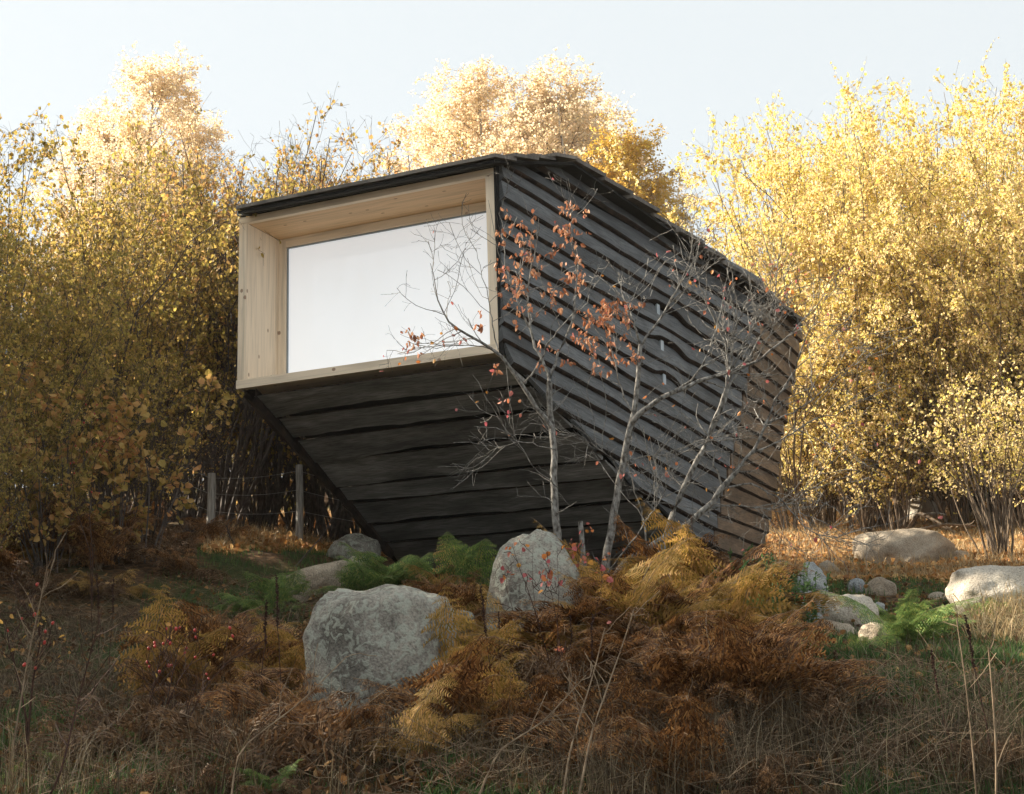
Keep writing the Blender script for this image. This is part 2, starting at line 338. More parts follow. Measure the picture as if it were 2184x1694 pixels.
# ground: soil, moss and leaf mould in patches
def ground_mat():
    m, n, o = new_mat('hillside_soil'); L = n.links.new
    tc = n.nodes.new('ShaderNodeTexCoord')
    def nz(s, d, dist=0):
        t = n.nodes.new('ShaderNodeTexNoise'); t.inputs['Scale'].default_value = s; t.inputs['Detail'].default_value = d; t.inputs['Distortion'].default_value = dist; L(tc.outputs['Object'], t.inputs['Vector']); return t
    a = nz(.7, 6, .4); b = nz(16, 8, .3); c = nz(50, 5)
    r = ramp(n, [(.3, (.030, .020, .012)), (.5, (.085, .050, .026)), (.7, (.17, .095, .045))]); L(b.outputs[0], r.inputs[0])
    g = ramp(n, [(.3, (.018, .030, .010)), (.6, (.045, .065, .02))]); L(c.outputs[0], g.inputs[0])
    f = ramp(n, [(.48, (0,) * 3), (.58, (.8,) * 3)]); L(a.outputs[0], f.inputs[0])
    mx = n.nodes.new('ShaderNodeMixRGB'); L(f.outputs[0], mx.inputs[0]); L(r.outputs[0], mx.inputs[1]); L(g.outputs[0], mx.inputs[2])
    p = n.nodes.new('ShaderNodeBsdfPrincipled'); p.inputs['Roughness'].default_value = .95; p.inputs['Specular IOR Level'].default_value = .1; L(mx.outputs[0], p.inputs['Base Color'])
    bm = n.nodes.new('ShaderNodeBump'); bm.inputs['Strength'].default_value = .9; bm.inputs['Distance'].default_value = .05; L(b.outputs[0], bm.inputs['Height'])
    L(bm.outputs[0], p.inputs['Normal']); L(p.outputs[0], o.inputs[0]); return m
M['ground'] = ground_mat()

# ------------------------------------------------------------------ terrain
PY = np.array([-60, 0, 4, 6, 8, 10, 12, 15, 17, 20, 27, 40, 80, 200, 600.])
PZ = np.array([-14, -1.6, -.55, -.18, .14, .50, .86, 1.26, 1.48, 1.93, 3.3, 6.2, 13, 26, 40.])
def _sm(a, b, x): t = np.clip((x - a) / (b - a), 0, 1); return t * t * (3 - 2 * t)
def terr(x, y):
    x = np.asarray(x, float); y = np.asarray(y, float)
    z = sum(np.interp(y + d, PY, PZ) for d in (-.8, -.4, 0, .4, .8)) / 5
    z = z + .05 * np.sin(1.3 * x + .7 * y) + .035 * np.sin(2.9 * x - 1.7 * y + 1) + .02 * np.sin(6.1 * x + 5.3 * y)
    z = z + .22 * np.clip(-x - .9, 0, 3.5) * _sm(9.5, 14, y) * (1 - .6 * _sm(22, 34, y))
    z = z - .17 * _sm(2.3, 3.8, x) * _sm(9.5, 12.5, y) * (1 - _sm(16.5, 20, y))
    z = z + 5.0 * _sm(-6.5, -13, x) * _sm(3, 8, y) * (1 - _sm(13, 17, y))  # bank out of view on the left, added to shade the foreground
    return z
def tz(x, y): return float(terr(x, y))
def hit(px, py, y0=3.2):
    """where the line of sight through a photo point meets the hillside"""
    r = ray(px, py); ys = np.linspace(y0, 70, 3000); P = r[None] * (ys / r[1])[:, None]
    d = P[:, 2] - terr(P[:, 0], P[:, 1]); i = int(np.argmax(d < 0))
    return P[i] if d[i] < 0 else P[-1]

def make_ground():
    gx = np.r_[np.linspace(-400, -16, 14), np.linspace(-15, 15, 240), np.linspace(16, 400, 14)]
    gy = np.r_[np.linspace(-60, -2, 10), np.linspace(-1, 34, 300), np.linspace(36, 600, 30)]
    X, Y = np.meshgrid(gx, gy); Z = terr(X, Y)
    near = (np.abs(X) < 16) & (Y < 35) & (Y > -2)
    fn = np.array([mn.fractal(Vector((a * 1.6, b * 1.6, 0)), 1.0, 2.1, 4) if k else 0 for a, b, k in zip(X.ravel(), Y.ravel(), near.ravel())]).reshape(X.shape)
    Z = Z + .035 * fn
    nx, ny = len(gx), len(gy); i = np.arange(nx * ny).reshape(ny, nx)
    G = Geo(); G.add(np.stack([X, Y, Z], -1), np.stack([i[:-1, :-1], i[:-1, 1:], i[1:, 1:], i[1:, :-1]], -1).reshape(-1, 4))
    o = G.build('ground', [M['ground']], smooth=True); tag(o, kind='structure')
make_ground()

# ------------------------------------------------------------------ the cabin
H = np.array([-.919, .393, 0.]); H /= np.linalg.norm(H)            # along the window front, towards the left
NF = np.array([-H[1], H[0], 0.]);                                    # outward normal of the front
if NF[1] > 0: NF = -NF
FBR = aty(1064, 752, 12.0)
fp = lambda x, y, off=0.: onplane(x, y, FBR + NF * off, NF)
FTR = fp(1053, 354); FTL = fp(511, 460); FBL = fp(506, 830)
Bc = aty(1507, 1190, 15.0)                                           # low corner of the grey wall
NG = U(np.cross(FTR - FBR, Bc - FBR));                               # grey wall
if NG[0] < 0: NG = -NG
gp = lambda x, y, off=0.: onplane(x, y, FBR + NG * off, NG)
border = lambda y: 1627 - 116 * (y - 628) / 537.
T = gp(1627, 628)
SIDE = ray(2451, 1470); SIDE[2] = 0; SIDE = U(SIDE)
NB = U(np.cross(T - Bc, SIDE));
if NB[0] < 0: NB = -NB
bp = lambda x, y: onplane(x, y, Bc, NB)
RT = bp(1697, 690); RB = bp(1613, 1205)
NU = U(np.cross(FBL - FBR, Bc - FBR));
if NU[2] > 0: NU = -NU
up_ = lambda x, y: onplane(x, y, FBR, NU)
W1 = gp(1230, 362)

cabin = empty('cabin', (float(Bc[0]), float(Bc[1]), 1.25), label='black timber cabin leaning out over the slope with a big window', cat='cabin')
CL = np.array(cabin.location)
def cb(G, name, mats, parent=None, smooth=False):
    G.V = [v - CL for v in G.V]
    return G.build(name, mats, parent or cabin, smooth)

def frac(s, seed): return mn.fractal(Vector((s, seed * 7.31, 3.7)), 1.1, 2.1, 3)
def cladboard(G, a0, a1, b0, b1, N, k, lap=.055, amp=.035, top_over=.05, lens=(), ch=.038, hh=None, endj=0., tin=0., topm=0):
    """one lapped live-edge board; a = its top line, b = its bottom line, N outward"""
    a0, a1, b0, b1 = map(np.asarray, (a0, a1, b0, b1))
    down = U((b0 + b1) - (a0 + a1)) if np.linalg.norm((b0 + b1) - (a0 + a1)) > 1e-6 else -U(np.cross(N, b1 - b0))
    along_ = U(b1 - b0); down = U(down - along_ * down.dot(along_))
    L = np.linalg.norm(b1 - b0); n = max(6, int(L / .045)); V = []; bc = []
    wd = np.linalg.norm((b0 + b1) - (a0 + a1)) / 2
    ej = RNG.uniform(-endj, endj) if endj else 0
    for i in range(n + 1):
        t = i / n; s = t * L
        wav = amp * (1.25 * frac(s * .55, k) + .5 * max(0, frac(s * 1.7, k + 50)) + .16 * frac(s * 5, k + 70))
        wavt = 0
        for (ls, lw, upb, dnt) in lens:
            e = math.exp(-((s - ls) / lw) ** 4); wav -= upb * e; wavt += dnt * e
        e1 = along_ * ej * t
        tp = a0 + (a1 - a0) * t - down * top_over + down * wavt + e1; bt = b0 + (b1 - b0) * t + down * wav + e1
        o2 = lap * (1 + .25 * frac(s * .7, k + 9))
        V += [tp + N * (tin - .014 if tin else 0), tp + N * (.014 + tin), bt + N * o2, bt + down * ch * .45 + N * (o2 - .012), bt + down * ch + N * .015, bt + down * .01]
        bc += [(s, 0, k), (s, 0, k), (s, wd, k), (s, wd, k), (s, wd, k), (s, wd, k)]
    Q = []; mq = []
    for i in range(n):
        o = i * 6; p = o + 6
        for j in range(6):
            jj = (j + 1) % 6; Q.append([o + j, p + j, p + jj, o + jj]); mq.append(1 if j in (2, 3, 4) or (topm and j == 0) else 0)
    base = np.array(V)
    G.add(base, Q, mq=np.array(mq), bc=bc)
    for o, r in ((0, 1), (n * 6, -1)):
        q = [[o, o + 1, o + 2, o + 3], [o, o + 3, o + 4, o + 5]]
        if r < 0: q = [x[::-1] for x in q]
        G.add(base[o:o + 6], np.array(q) - o, mq=0, bc=bc[o:o + 6])

# sheathing core under the cladding
def core():
    top_l3 = FTL + SIDE * 5.2; top_l3[2] = RT[2] - .05
    l1 = FTL + SIDE * .62; l1[2] = W1[2]
    lb = up_(860, 1235)
    pts = [FTL, FTR, FBR, FBL, W1, T, RT, Bc, RB, lb, lb + SIDE * 1.6, top_l3, l1]
    cen = sum(pts) / len(pts)
    import bmesh
    bm = bmesh.new()
    # pull in a little; front pushed back behind the window box
    for i, p in enumerate(pts):
        q = p + (cen - p) * .012
        if i < 4: q = q - NF * .70
        if i == 12: q = p - NF * .1
        bm.verts.new(q - CL)
    bmesh.ops.convex_hull(bm, input=bm.verts)
    me = bpy.data.meshes.new('sheathing'); bm.to_mesh(me); bm.free(); me.materials.append(M['black'])
    o = bpy.data.objects.new('sheathing', me); COL.objects.link(o); o.parent = cabin
core()

# grey side wall
LY = [305, 349, 379, 421, 460, 497, 531, 568, 607, 648, 687, 722, 761, 804, 842, 882, 921]
RY = [650, 682, 713, 744, 775, 806, 838, 869, 900, 931, 962, 994, 1026, 1060, 1095, 1128, 1166]
def gl(i):
    y0 = LY[i]; yR = RY[i]; xR = border(yR); m = (yR - y0) / (xR - 1063)
    x0 = 1063.; yy = y0
    if i == 0: x0 = 1140; yy = y0 + m * (x0 - 1063)
    elif i == 1: x0 = 1068; yy = y0 + m * 5
    if y0 > 752:
        x0 = 1063 + (y0 - 752) / (.986 - m); yy = 752 + .986 * (x0 - 1063)
    return gp(x0, yy), gp(xR, yR)
G = Geo()
wt = [gp(1057, 352), gp(1057, 352), None]
lens = {6: [(2.43, .30, .10, 0)], 7: [(2.50, .34, 0, .06), (2.3, .22, .08, 0)], 8: [(2.35, .25, .06, .07)], 9: [(2.50, .22, .05, .04)]}
sx = float(np.linalg.norm(gp(1408, 690) - gp(1063, 480)))
lens = {4: [(sx + .05, .36, .09, 0)], 5: [(sx, .28, 0, .04)], 6: [(sx + .05, .30, .075, 0)], 7: [(sx, .25, 0, .03)], 8: [(sx + .05, .22, .06, 0)], 9: [(sx, .2, .0, .02)]}
# top board (two strips following the eaves) and the rest
a0, a1 = gp(1150, 338), gp(1627, 605); b0, b1 = gl(0)
cladboard(G, a0, a1, b0, b1, NG, 0, amp=.025)
for i in range(1, 17):
    (p0, p1), (q0, q1) = gl(i - 1), gl(i)
    if i == 1: p0 = gp(1100, 357)
    if i == 2: p0 = gp(1063, 349)
    cladboard(G, p0, p1, q0, q1, NG, i, amp=.026, lens=lens.get(i, ()), endj=.03, lap=.065)
cb(G, 'side_cladding', [M['tar'], M['bark_edge']])

# slit windows behind the parted boards
s = empty('slit_window'); s.parent = cabin
G = Geo()
for (x, y0_, y1_) in ((1404, 640, 690), (1412, 700, 752), (1417, 775, 825)):
    P = [gp(x - 3, y0_, .034), gp(x + 3, y0_ + 3, .034), gp(x + 4, y1_ + 3, .034), gp(x - 2, y1_, .034)]
    Q = [p - NG * .02 for p in P]; G = Geo(); G.box(P + Q); cb(G, 'slit_window', [M['slit']])
bpy.data.objects.remove(s)
pass

# brown end wall: level boards from the fold to the rear corner
G = Geo(); prev = bp(border(628), 628)
for i, yR in enumerate(RY):
    S = bp(border(yR), yR); ln = 2.03 + .2 * (i / 16.); lp = 2.03 + .2 * ((i - 1) / 16.)
    cladboard(G, prev + SIDE * .035, prev + SIDE * lp, S + SIDE * .035, S + SIDE * ln, NB, 40 + i, lap=.06, amp=.02, ch=.035, endj=.07)
    prev = S
S = bp(border(1166), 1166); d = U(Bc - T)
cladboard(G, S + SIDE * .1, S + SIDE * 2.2, S + d * .27 + SIDE * .35, S + d * .22 + SIDE * 2.1, NB, 60, lap=.03, amp=.03)
cb(G, 'end_cladding', [M['tar_brown'], M['bark_edge']])

# soffit-like belly: level boards under the overhang
G = Geo(); xs = [(541, 832), (584, 880), (624, 927), (667, 973), (710, 1029), (743, 1063), (782, 1110), (819, 1148), (852, 1194), (882, 1250)]
foldd = U(Bc - FBR); prev = None
def belly(px, py):
    a = up_(px, py)
    t = (a[2] - FBR[2]) / foldd[2]; b = FBR + foldd * t
    return a, b
for i, (px, py) in enumerate(xs):
    a, b = belly(px, py)
    if prev is not None:
        if i == 1: prev = (prev[0] - NU * -.03 + foldd * .05, prev[1] + NU * .03 + foldd * .05)
        cladboard(G, prev[0] + H * 0.02, prev[1] + H * -.0, a, b, NU, 80 + i, lap=.045, amp=.065, top_over=-.10 if i > 1 else .0, ch=.012, topm=1)  # open gaps and dark top edges stand in for lap shadows
    prev = (a, b)
cb(G, 'belly_cladding', [M['tar_under'], M['bark_edge']])
# raking edge board on the left fold
G = Geo(); A = up_(543, 834); Bq = up_(838, 1172); al = U(Bq - A); ns = 60; V = []
for i in range(ns + 1):
    t = i / ns; p = A + (Bq - A) * t; wv = .035 * frac(t * 3.3 * 1.2, 5) + .02 * frac(t * 9, 6)
    lo = p + H * .0 + NU * .03; outp = p + H * (.10 + wv)
    V += [p - H * .03 + NU * .08, p - H * .01 + NU * .13, outp + NU * .06, outp - NU * .02, p - NU * .05]
Q = []
for i in range(ns):
    for j in range(5): Q.append([i * 5 + j, i * 5 + 5 + j, i * 5 + 5 + (j + 1) % 5, i * 5 + (j + 1) % 5])
G.add(V, Q, bc=np.c_[np.repeat(np.arange(ns + 1) * .05, 5), np.tile([0, .1, .2, .2, .1], ns + 1), np.full(5 * (ns + 1), 3)])
cb(G, 'rake_board', [M['bark_edge']])
# left flank (away from the camera)
G = Geo()
for k in range(8):
    z0 = 1 - k / 8; z1 = 1 - (k + 1) / 8
    def fl(zf, t): return (FTL * zf + FBL * (1 - zf)) + SIDE * (.05 + t) - H * .05
    cladboard(G, fl(z0, 5), fl(z0, 0), fl(z1, 5), fl(z1, 0), H, 120 + k, lap=.035, amp=.015)
cb(G, 'flank_cladding', [M['tar'], M['bark_edge']])
# ground beams the cabin stands on
G = Geo()
for off in (.25, 1.0):
    p0 = Bc + SIDE * .15 + H * off; 
    for t in (0,):
        P = []
        for zz in (1.22, .95):
            for (u, v) in ((0, 0), (2.2, 0), (2.2, .25), (0, .25)):
                q = p0 + SIDE * u + H * v; P.append(np.array([q[0], q[1], zz + .12 * u]))
        G.box(P)
cb(G, 'foundation_beam', [M['black']])

# window box -----------------------------------------------------------
cxy = lambda u, v, d: FBR + H * u + np.array([0, 0, v]) - NF * d      # u metres leftwards, v up, d inwards
Wd = float(np.linalg.norm((FBL - FBR)[:2])); Ht = float(FTR[2] - FBR[2]) - .0
def slab(G, u0, u1, v0, v1, d0, d1, m=0, ax='u', k=0):
    P = [cxy(u0, v0, d0), cxy(u1, v0, d0), cxy(u1, v0, d1), cxy(u0, v0, d1), cxy(u0, v1, d0), cxy(u1, v1, d0), cxy(u1, v1, d1), cxy(u0, v1, d1)]
    uvd = [(u0, v0, d0), (u1, v0, d0), (u1, v0, d1), (u0, v0, d1), (u0, v1, d0), (u1, v1, d0), (u1, v1, d1), (u0, v1, d1)]
    bc = [((u, d + v * .7, k) if ax == 'u' else (v, d + u * .7, k)) for u, v, d in uvd]
    G.box(P, m=m, bc=bc)
wf = empty('window', tuple(float(v) for v in (FBR - CL))); wf.parent = cabin
CLs = CL.copy()
def wb(G, name, mats, par=None):
    G.V = [v - CL - np.array(wf.location) for v in G.V]
    return G.build(name, mats, par or wf)
th = .085; dep = .66
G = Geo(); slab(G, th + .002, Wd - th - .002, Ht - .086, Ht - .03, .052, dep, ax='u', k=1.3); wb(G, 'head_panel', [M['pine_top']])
G = Geo(); slab(G, 0, Wd, Ht - .086, Ht - .02, -.006, .05, ax='u', k=2.3); wb(G, 'head_trim', [M['pine']])
G = Geo(); slab(G, 0, Wd + .01, -.0, .088, -.008, dep, ax='u', k=3.3); wb(G, 'sill', [M['pine']])
G = Geo(); slab(G, Wd - th, Wd, .09, Ht - .088, -.003, dep, ax='v', k=4.2); wb(G, 'jamb', [M['pine']])
G = Geo(); slab(G, 0, th, .09, Ht - .088, -.003, dep, ax='v', k=5.9); wb(G, 'jamb', [M['pine']])
# inner frame and pane
G = Geo(); fi = .085; z0, z1 = .086, Ht - .088; l, r = Wd - th, th
slab(G, l - fi, l, z0, z1, dep - .055, dep + .02, ax='v', k=8.1); slab(G, r, r + fi, z0, z1, dep - .055, dep + .02, ax='v', k=9.4)
slab(G, r + fi, l - fi, z1 - .09, z1, dep - .056, dep + .02, ax='u', k=10.2); slab(G, r + fi, l - fi, z0, z0 + .06, dep - .056, dep + .02, ax='u', k=11.2)
sash = wb(G, 'sash_frame', [M['pine']])
G = Geo(); P = [(r + fi, z0 + .06), (l - fi, z0 + .06), (l - fi, z1 - .09), (r + fi, z1 - .09)]
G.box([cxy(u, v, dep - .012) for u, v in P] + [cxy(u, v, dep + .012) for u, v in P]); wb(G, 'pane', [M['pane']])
G = Geo()   # dark rubber gasket
for (u0, u1, v0, v1) in ((l - fi - .014, l - fi, z0 + .06, z1 - .09), (r + fi, r + fi + .012, z0 + .06, z1 - .09), (r + fi + .013, l - fi - .015, z1 - .104, z1 - .091)):
    slab(G, u0, u1, v0, v1, dep - .03, dep - .013)
wb(G, 'gasket', [M['flash']])
# flashing over the box and black edge strip on the corner
G = Geo(); slab(G, -.01, Wd + .012, Ht + .001, Ht + .044, -.03, .03); cb(G, 'flashing', [M['flash']])
G = Geo(); slab(G, -.03, -.002, -.01, Ht + .015, .0, .10); cb(G, 'corner_trim', [M['black']])
G = Geo(); slab(G, 0, Wd, Ht + .046, Ht + .10, .02, .5); slab(G, -.0, Wd, Ht - .019, Ht - .001, .012, .06); cb(G, 'lintel', [M['black']])  # lower black strip stands in for the shadow under the flashing

# roof ------------------------------------------------------------------
roof = empty('roof', (0, 0, 0)); roof.parent = cabin
def rb(G, name, mats):
    G.V = [v - CL for v in G.V]; return G.build(name, mats, roof)
ER = fp(1056, 327, .24); EL = fp(503, 437, .24)        # eave line, top of the first board
RR = onplane(1228, 336, FBR + NG * .20, NG)            # ridge, right end
R2 = onplane(1500, 512, FBR + NG * .20, NG)
KR = onplane(1716, 684, Bc + NB * .17 , NB)            # rear low corner
KR = KR + SIDE * 0.0
print('roof', ER, RR, R2, KR, 'W1', W1, 'T', T, 'RT', RT)
width = float(np.linalg.norm((EL - ER)[:2])) 
def leftpt(P, k): 
    """matching point on the left verge"""
    return P + H * k
lw0 = width
# right verge polyline
verge = [ER, RR, gp(1627, 612, .2), KR]
wl = [width, width + .35, width + 1.2, width + 1.5]
def rowboards(p0, p1, w0, w1, n, up_dir, raise_front, k0, th_=.035):
    g = Geo()
    for i in range(n):
        t0, t1 = i / n, (i + 1) / n
        a = p0 + (p1 - p0) * t0; b = p0 + (p1 - p0) * t1
        ov = .05 * U(p1 - p0)
        wa = w0 + (w1 - w0) * t0; wb_ = w0 + (w1 - w0) * t1
        if raise_front: ra, rb2 = .055, .01; a = a - ov * (1 if i else 0)
        else: ra, rb2 = .01, .055; b = b + ov
        zj = np.array([0, 0, 1.])
        jr = RNG.uniform(-.035, .035) if i else 0
        ns = 24; V = []; bc = []
        for s_ in range(ns + 1):
            t = s_ / ns; wv = .012 * frac(t * 6, k0 + i)
            pa = a + H * (jr * (1 - t) + wa * t) + U(p1 - p0) * wv * (1 if (i or not raise_front) else 0) + zj * (ra + wv * .3)
            pb = b + H * (jr * (1 - t) + wb_ * t) + U(p1 - p0) * wv + zj * (rb2 + wv * .3)
            V += [pa, pb, pb - zj * th_, pa - zj * th_]; ln = np.linalg.norm(b - a)
            bc += [(t * wa, 0, k0 + i), (t * wa, ln, k0 + i), (t * wa, ln, k0 + i), (t * wa, 0, k0 + i)]
        Q = []
        for s_ in range(ns):
            for j in range(4): Q.append([s_ * 4 + j, s_ * 4 + (j + 1) % 4, s_ * 4 + 4 + (j + 1) % 4, s_ * 4 + 4 + j])
        g.add(V, Q, bc=bc); g.add(V[:4], [[3, 2, 1, 0]], bc=bc[:4]); g.add(V[-4:], [[0, 1, 2, 3]], bc=bc[-4:])
    return g
G = rowboards(verge[0] - np.array([0, 0, .055]), verge[1], wl[0], wl[1], 4, 1, True, 200); rb(G, 'front_slope', [M['roof']])
G = rowboards(verge[1] , verge[2], wl[1], wl[2], 8, 1, False, 220, th_=.045)
g2 = rowboards(verge[2], verge[3], wl[2], wl[3], 4, 1, False, 240, th_=.045)
for (v, b_) in zip(g2.V, g2.bc): pass
rb(G, 'rear_slope', [M['roof']]); rb(g2, 'rear_slope', [M['roof']])
# black deck under the roof boards
def deck():
    g = Geo(); P = []
    ins = NG * -.03
    top = [verge[0] - NF * .03, verge[1], verge[2], verge[3]]
    for dz in (-.045, -.075):
        for p, w_ in zip(top, wl):
            q = p + ins + np.array([0, 0, dz]); P.append(q)
            P.append(q + H * (w_ - .03))
    # order: dz0: r0 l0 r1 l1 r2 l2 r3 l3 ; dz1: +8
    Q = []
    for i in range(3):
        a, b, c, d_ = 2 * i, 2 * i + 1, 2 * i + 3, 2 * i + 2
        Q += [[a, b, c, d_], [8 + d_, 8 + c, 8 + b, 8 + a], [a, d_, 8 + d_, 8 + a], [b, 8 + b, 8 + c, c]]
    Q += [[0, 8, 9, 1], [6, 7, 15, 14]]
    g.add(P, Q); rb(g, 'roof_deck', [M['black']])
deck()

# ------------------------------------------------------------------ boulders
def boulder(x0, x1, yt, yb, mat, label, depth=None, seed=1, sub=5, yf=.85, sink=.12, flat=0., cuts=5, rough=.10, tilt=0., name='boulder', cat='boulder', taper=.0, box=1.):
    if depth is None: P = hit((x0 + x1) / 2, yb)
    else: P = aty((x0 + x1) / 2, yb, depth)
    k = P[1] / 2800; wd = (x1 - x0) * k; ht = (yb - yt) * k
    import bmesh
    bm = bmesh.new(); bmesh.ops.create_icosphere(bm, subdivisions=sub, radius=1)
    rs = random.Random(seed); pl = []
    for _ in range(cuts):
        n = Vector((rs.uniform(-1, 1), rs.uniform(-1, .6), rs.uniform(-.2, 1))).normalized(); pl.append((n, rs.uniform(.72, .92)))
    for v in bm.verts:
        p = v.co.copy()
        if box != 1: p = Vector([math.copysign(abs(c) ** box, c) for c in p]) * .86
        for n, d in pl:
            e = p.dot(n) - d
            if e > 0: p -= n * e * .85
        if flat and p.z > flat: p.z = flat + (p.z - flat) * .25
        p *= 1 + rough * mn.fractal(p * 1.6 + Vector((seed * 3.1, 0, 0)), 1, 2, 5) + .025 * mn.fractal(p * 7 + Vector((seed, 0, 0)), 1, 2, 4)
        if taper: p.x *= 1 - taper * max(0, p.z)
        v.co = p
    xs_ = [v.co.x for v in bm.verts]; zs_ = [v.co.z for v in bm.verts]; zmin, zmax = min(zs_), max(zs_)
    cut = zmin + (zmax - zmin) * .32
    for v in bm.verts:
        q = v.co; q.x *= wd / (max(xs_) - min(xs_)); q.y *= wd * yf / 2; q.z = (q.z - cut) / (zmax - cut) * ht
        if tilt: q.z += q.x * tilt
    me = bpy.data.meshes.new(name); bm.to_mesh(me); bm.free(); me.materials.append(M[mat])
    me.polygons.foreach_set('use_smooth', [True] * len(me.polygons))
    o = bpy.data.objects.new(name, me); COL.objects.link(o)
    o.location = (P[0], P[1] + wd * yf * .4, P[2] - .0); o.rotation_euler = (0, 0, rs.uniform(-.3, .3))
    return tag(o, label, cat)
boulder(625, 962, 1252, 1556, 'stone_grey', 'big lichen covered grey boulder in the foreground, broad at the top', seed=44, yf=.9, cuts=8, flat=.5, rough=.13, taper=-.12, box=.8)
boulder(930, 1010, 1302, 1352, 'stone_grey', 'low grey slab of rock just behind the right shoulder of the big lichen boulder', seed=8, depth=8.6, flat=.5)
boulder(1036, 1264, 1130, 1420, 'stone_grey', 'tall rounded grey boulder under the cabin behind the bare trees', seed=13, yf=.9, cuts=1, rough=.07, box=.95)
boulder(575, 750, 1203, 1268, 'stone_tan', 'flat tan rock sloping up beside the green ferns', seed=14, tilt=.18, flat=.4)
boulder(725, 800, 1182, 1262, 'stone_pale', 'pale upright rock slab with mossy top behind green fern', seed=15, cuts=7)
boulder(682, 808, 1134, 1186, 'stone_grey', 'rounded grey rock at the left foot of the cabin', seed=16, depth=14.4)
boulder(600, 660, 1222, 1290, 'stone_tan', 'small brown rock left of the flat tan rock', seed=17, sub=4)
boulder(1054, 1120, 1255, 1330, 'stone_pale', 'pale rock showing through brown fern left of the trunks', seed=18, sub=4)
boulder(1120, 1230, 1330, 1440, 'stone_tan', 'low rock half hidden in fern between the trunks', seed=19, sub=4, depth=8.4)
boulder(1698, 1774, 1198, 1275, 'stone_blue', 'upright bluish split rock nearest the rear of the cabin', seed=21, cuts=6, taper=.3)
boulder(1700, 1768, 1262, 1325, 'stone_blue', 'dull grey rock below the upright split rock', seed=22, sub=4)
boulder(1748, 1796, 1194, 1226, 'stone_tan', 'brown rock behind the upright split rock', seed=23, sub=4, cuts=7)
boulder(1811, 1852, 1233, 1264, 'stone_blue', 'small pointed pale grey rock, left one of two side by side', seed=24, sub=4)
boulder(1850, 1920, 1230, 1270, 'stone_tan', 'round tan rock, right one of two side by side', seed=25, sub=4)
boulder(1755, 1886, 1268, 1342, 'stone_pale', 'large pale tan rock resting on top of the rock pile', seed=26, cuts=6, flat=.6)
boulder(1742, 1832, 1322, 1366, 'stone_tan', 'tan rock at the lower left of the rock pile', seed=27, sub=4, cuts=6)
boulder(1836, 1912, 1328, 1378, 'stone_tan', 'pale rounded rock at the lower right of the rock pile', seed=28, sub=4)
boulder(1728, 1766, 1306, 1342, 'stone_blue', 'small bluish rock left of the large pale rock', seed=29, sub=4)
boulder(1744, 1804, 1262, 1294, 'stone_tan', 'brownish rock behind the large pale rock', seed=30, sub=4)
boulder(1862, 1896, 1284, 1312, 'stone_blue', 'thin blue grey slab between pale rock and fern', seed=31, sub=4)
boulder(1724, 1750, 1338, 1358, 'stone_tan', 'small stone at the left end of the rock pile', seed=32, sub=3)
boulder(2052, 2290, 1203, 1302, 'stone_pale', 'big pale boulder at the right edge of the photo', seed=33, cuts=6, flat=.45)
boulder(1836, 2066, 1124, 1206, 'stone_tan', 'broad sunlit boulder dappled with leaf shadows', seed=34, cuts=5, flat=.5)
boulder(1852, 1905, 1052, 1090, 'stone_pale', 'white sunlit rock at the foot of the yellow bushes', seed=35, sub=4, tilt=.25, depth=26)
boulder(1936, 2010, 1055, 1108, 'stone_pale', 'pale rock under a fallen branch below the yellow bushes', seed=36, sub=4, depth=25)
boulder(2084, 2134, 1086, 1140, 'stone_pale', 'small pale rock beside the clump of thick stems', seed=37, sub=4, depth=24)
boulder(2036, 2076, 1172, 1200, 'stone_tan', 'small stone at the right end of the dappled boulder', seed=38, sub=4)
boulder(1906, 1928, 1468, 1486, 'stone_pale', 'small pale stone lying in the grass at lower right', seed=39, sub=3)
boulder(2030, 2062, 1240, 1252, 'stone_pale', 'thin white stone left of the big pale boulder', seed=40, sub=3)
boulder(1985, 2030, 1262, 1282, 'stone_tan', 'low stone on bare soil left of the big pale boulder', seed=41, sub=3)

# ------------------------------------------------------------------ fence
def post(px, yt, yb, label, dep):
    P = aty(px, yb, dep); P[2] = tz(P[0], P[1]); top = aty(px, yt, dep)[2]; G = Geo()
    n = 9; zz = np.linspace(-.15, top - P[2], n); Pp = np.stack([.012 * np.sin(zz * 3), 0 * zz, zz], 1)
    tubes(G, Pp[None], np.linspace(.052, .044, n)[None], 9)
    c = len(G.V[0]); last = G.V[0][-9:]; G.add(np.vstack([last, last.mean(0) + [0, 0, .006]]), T=[[i, (i + 1) % 9, 9] for i in range(9)])
    o = G.build('fence_post', [M['post']], smooth=False); o.location = P
    tag(o, label, 'fence post', 'wire fence posts'); return P, top
pA = post(447, 1010, 1160, 'weathered grey fence post in the shade left of the cabin', 15.2)
pB = post(637, 992, 1150, 'weathered fence post seen between the first post and the cabin', 16.9)
G = Geo(); W = []
pC = (np.array([-10.5, 13.0, tz(-10.5, 13)]), tz(-10.5, 13) + .85); pD = (np.array([-1.4, 21.5, tz(-1.4, 21.5)]), tz(-1.4, 21.5) + .85)
for fr in (.92, .68, .42):
    pts = []
    for (a, ta), (b, tb) in ((pC, pA), (pA, pB), (pB, pD)):
        for t in np.linspace(0, 1, 6)[:-1]:
            za = a[2] + (ta - a[2]) * fr; zb = b[2] + (tb - b[2]) * fr
            pts.append([a[0] + (b[0] - a[0]) * t, a[1] + (b[1] - a[1]) * t - .05, za + (zb - za) * t - .04 * math.sin(math.pi * t)])
    W.append(pts)
tubes(G, np.array(W), .0022, 4); o = G.build('fence_wire', [M['post']]); tag(o, 'three thin wires strung between the fence posts', 'fence wire', kind='thing')

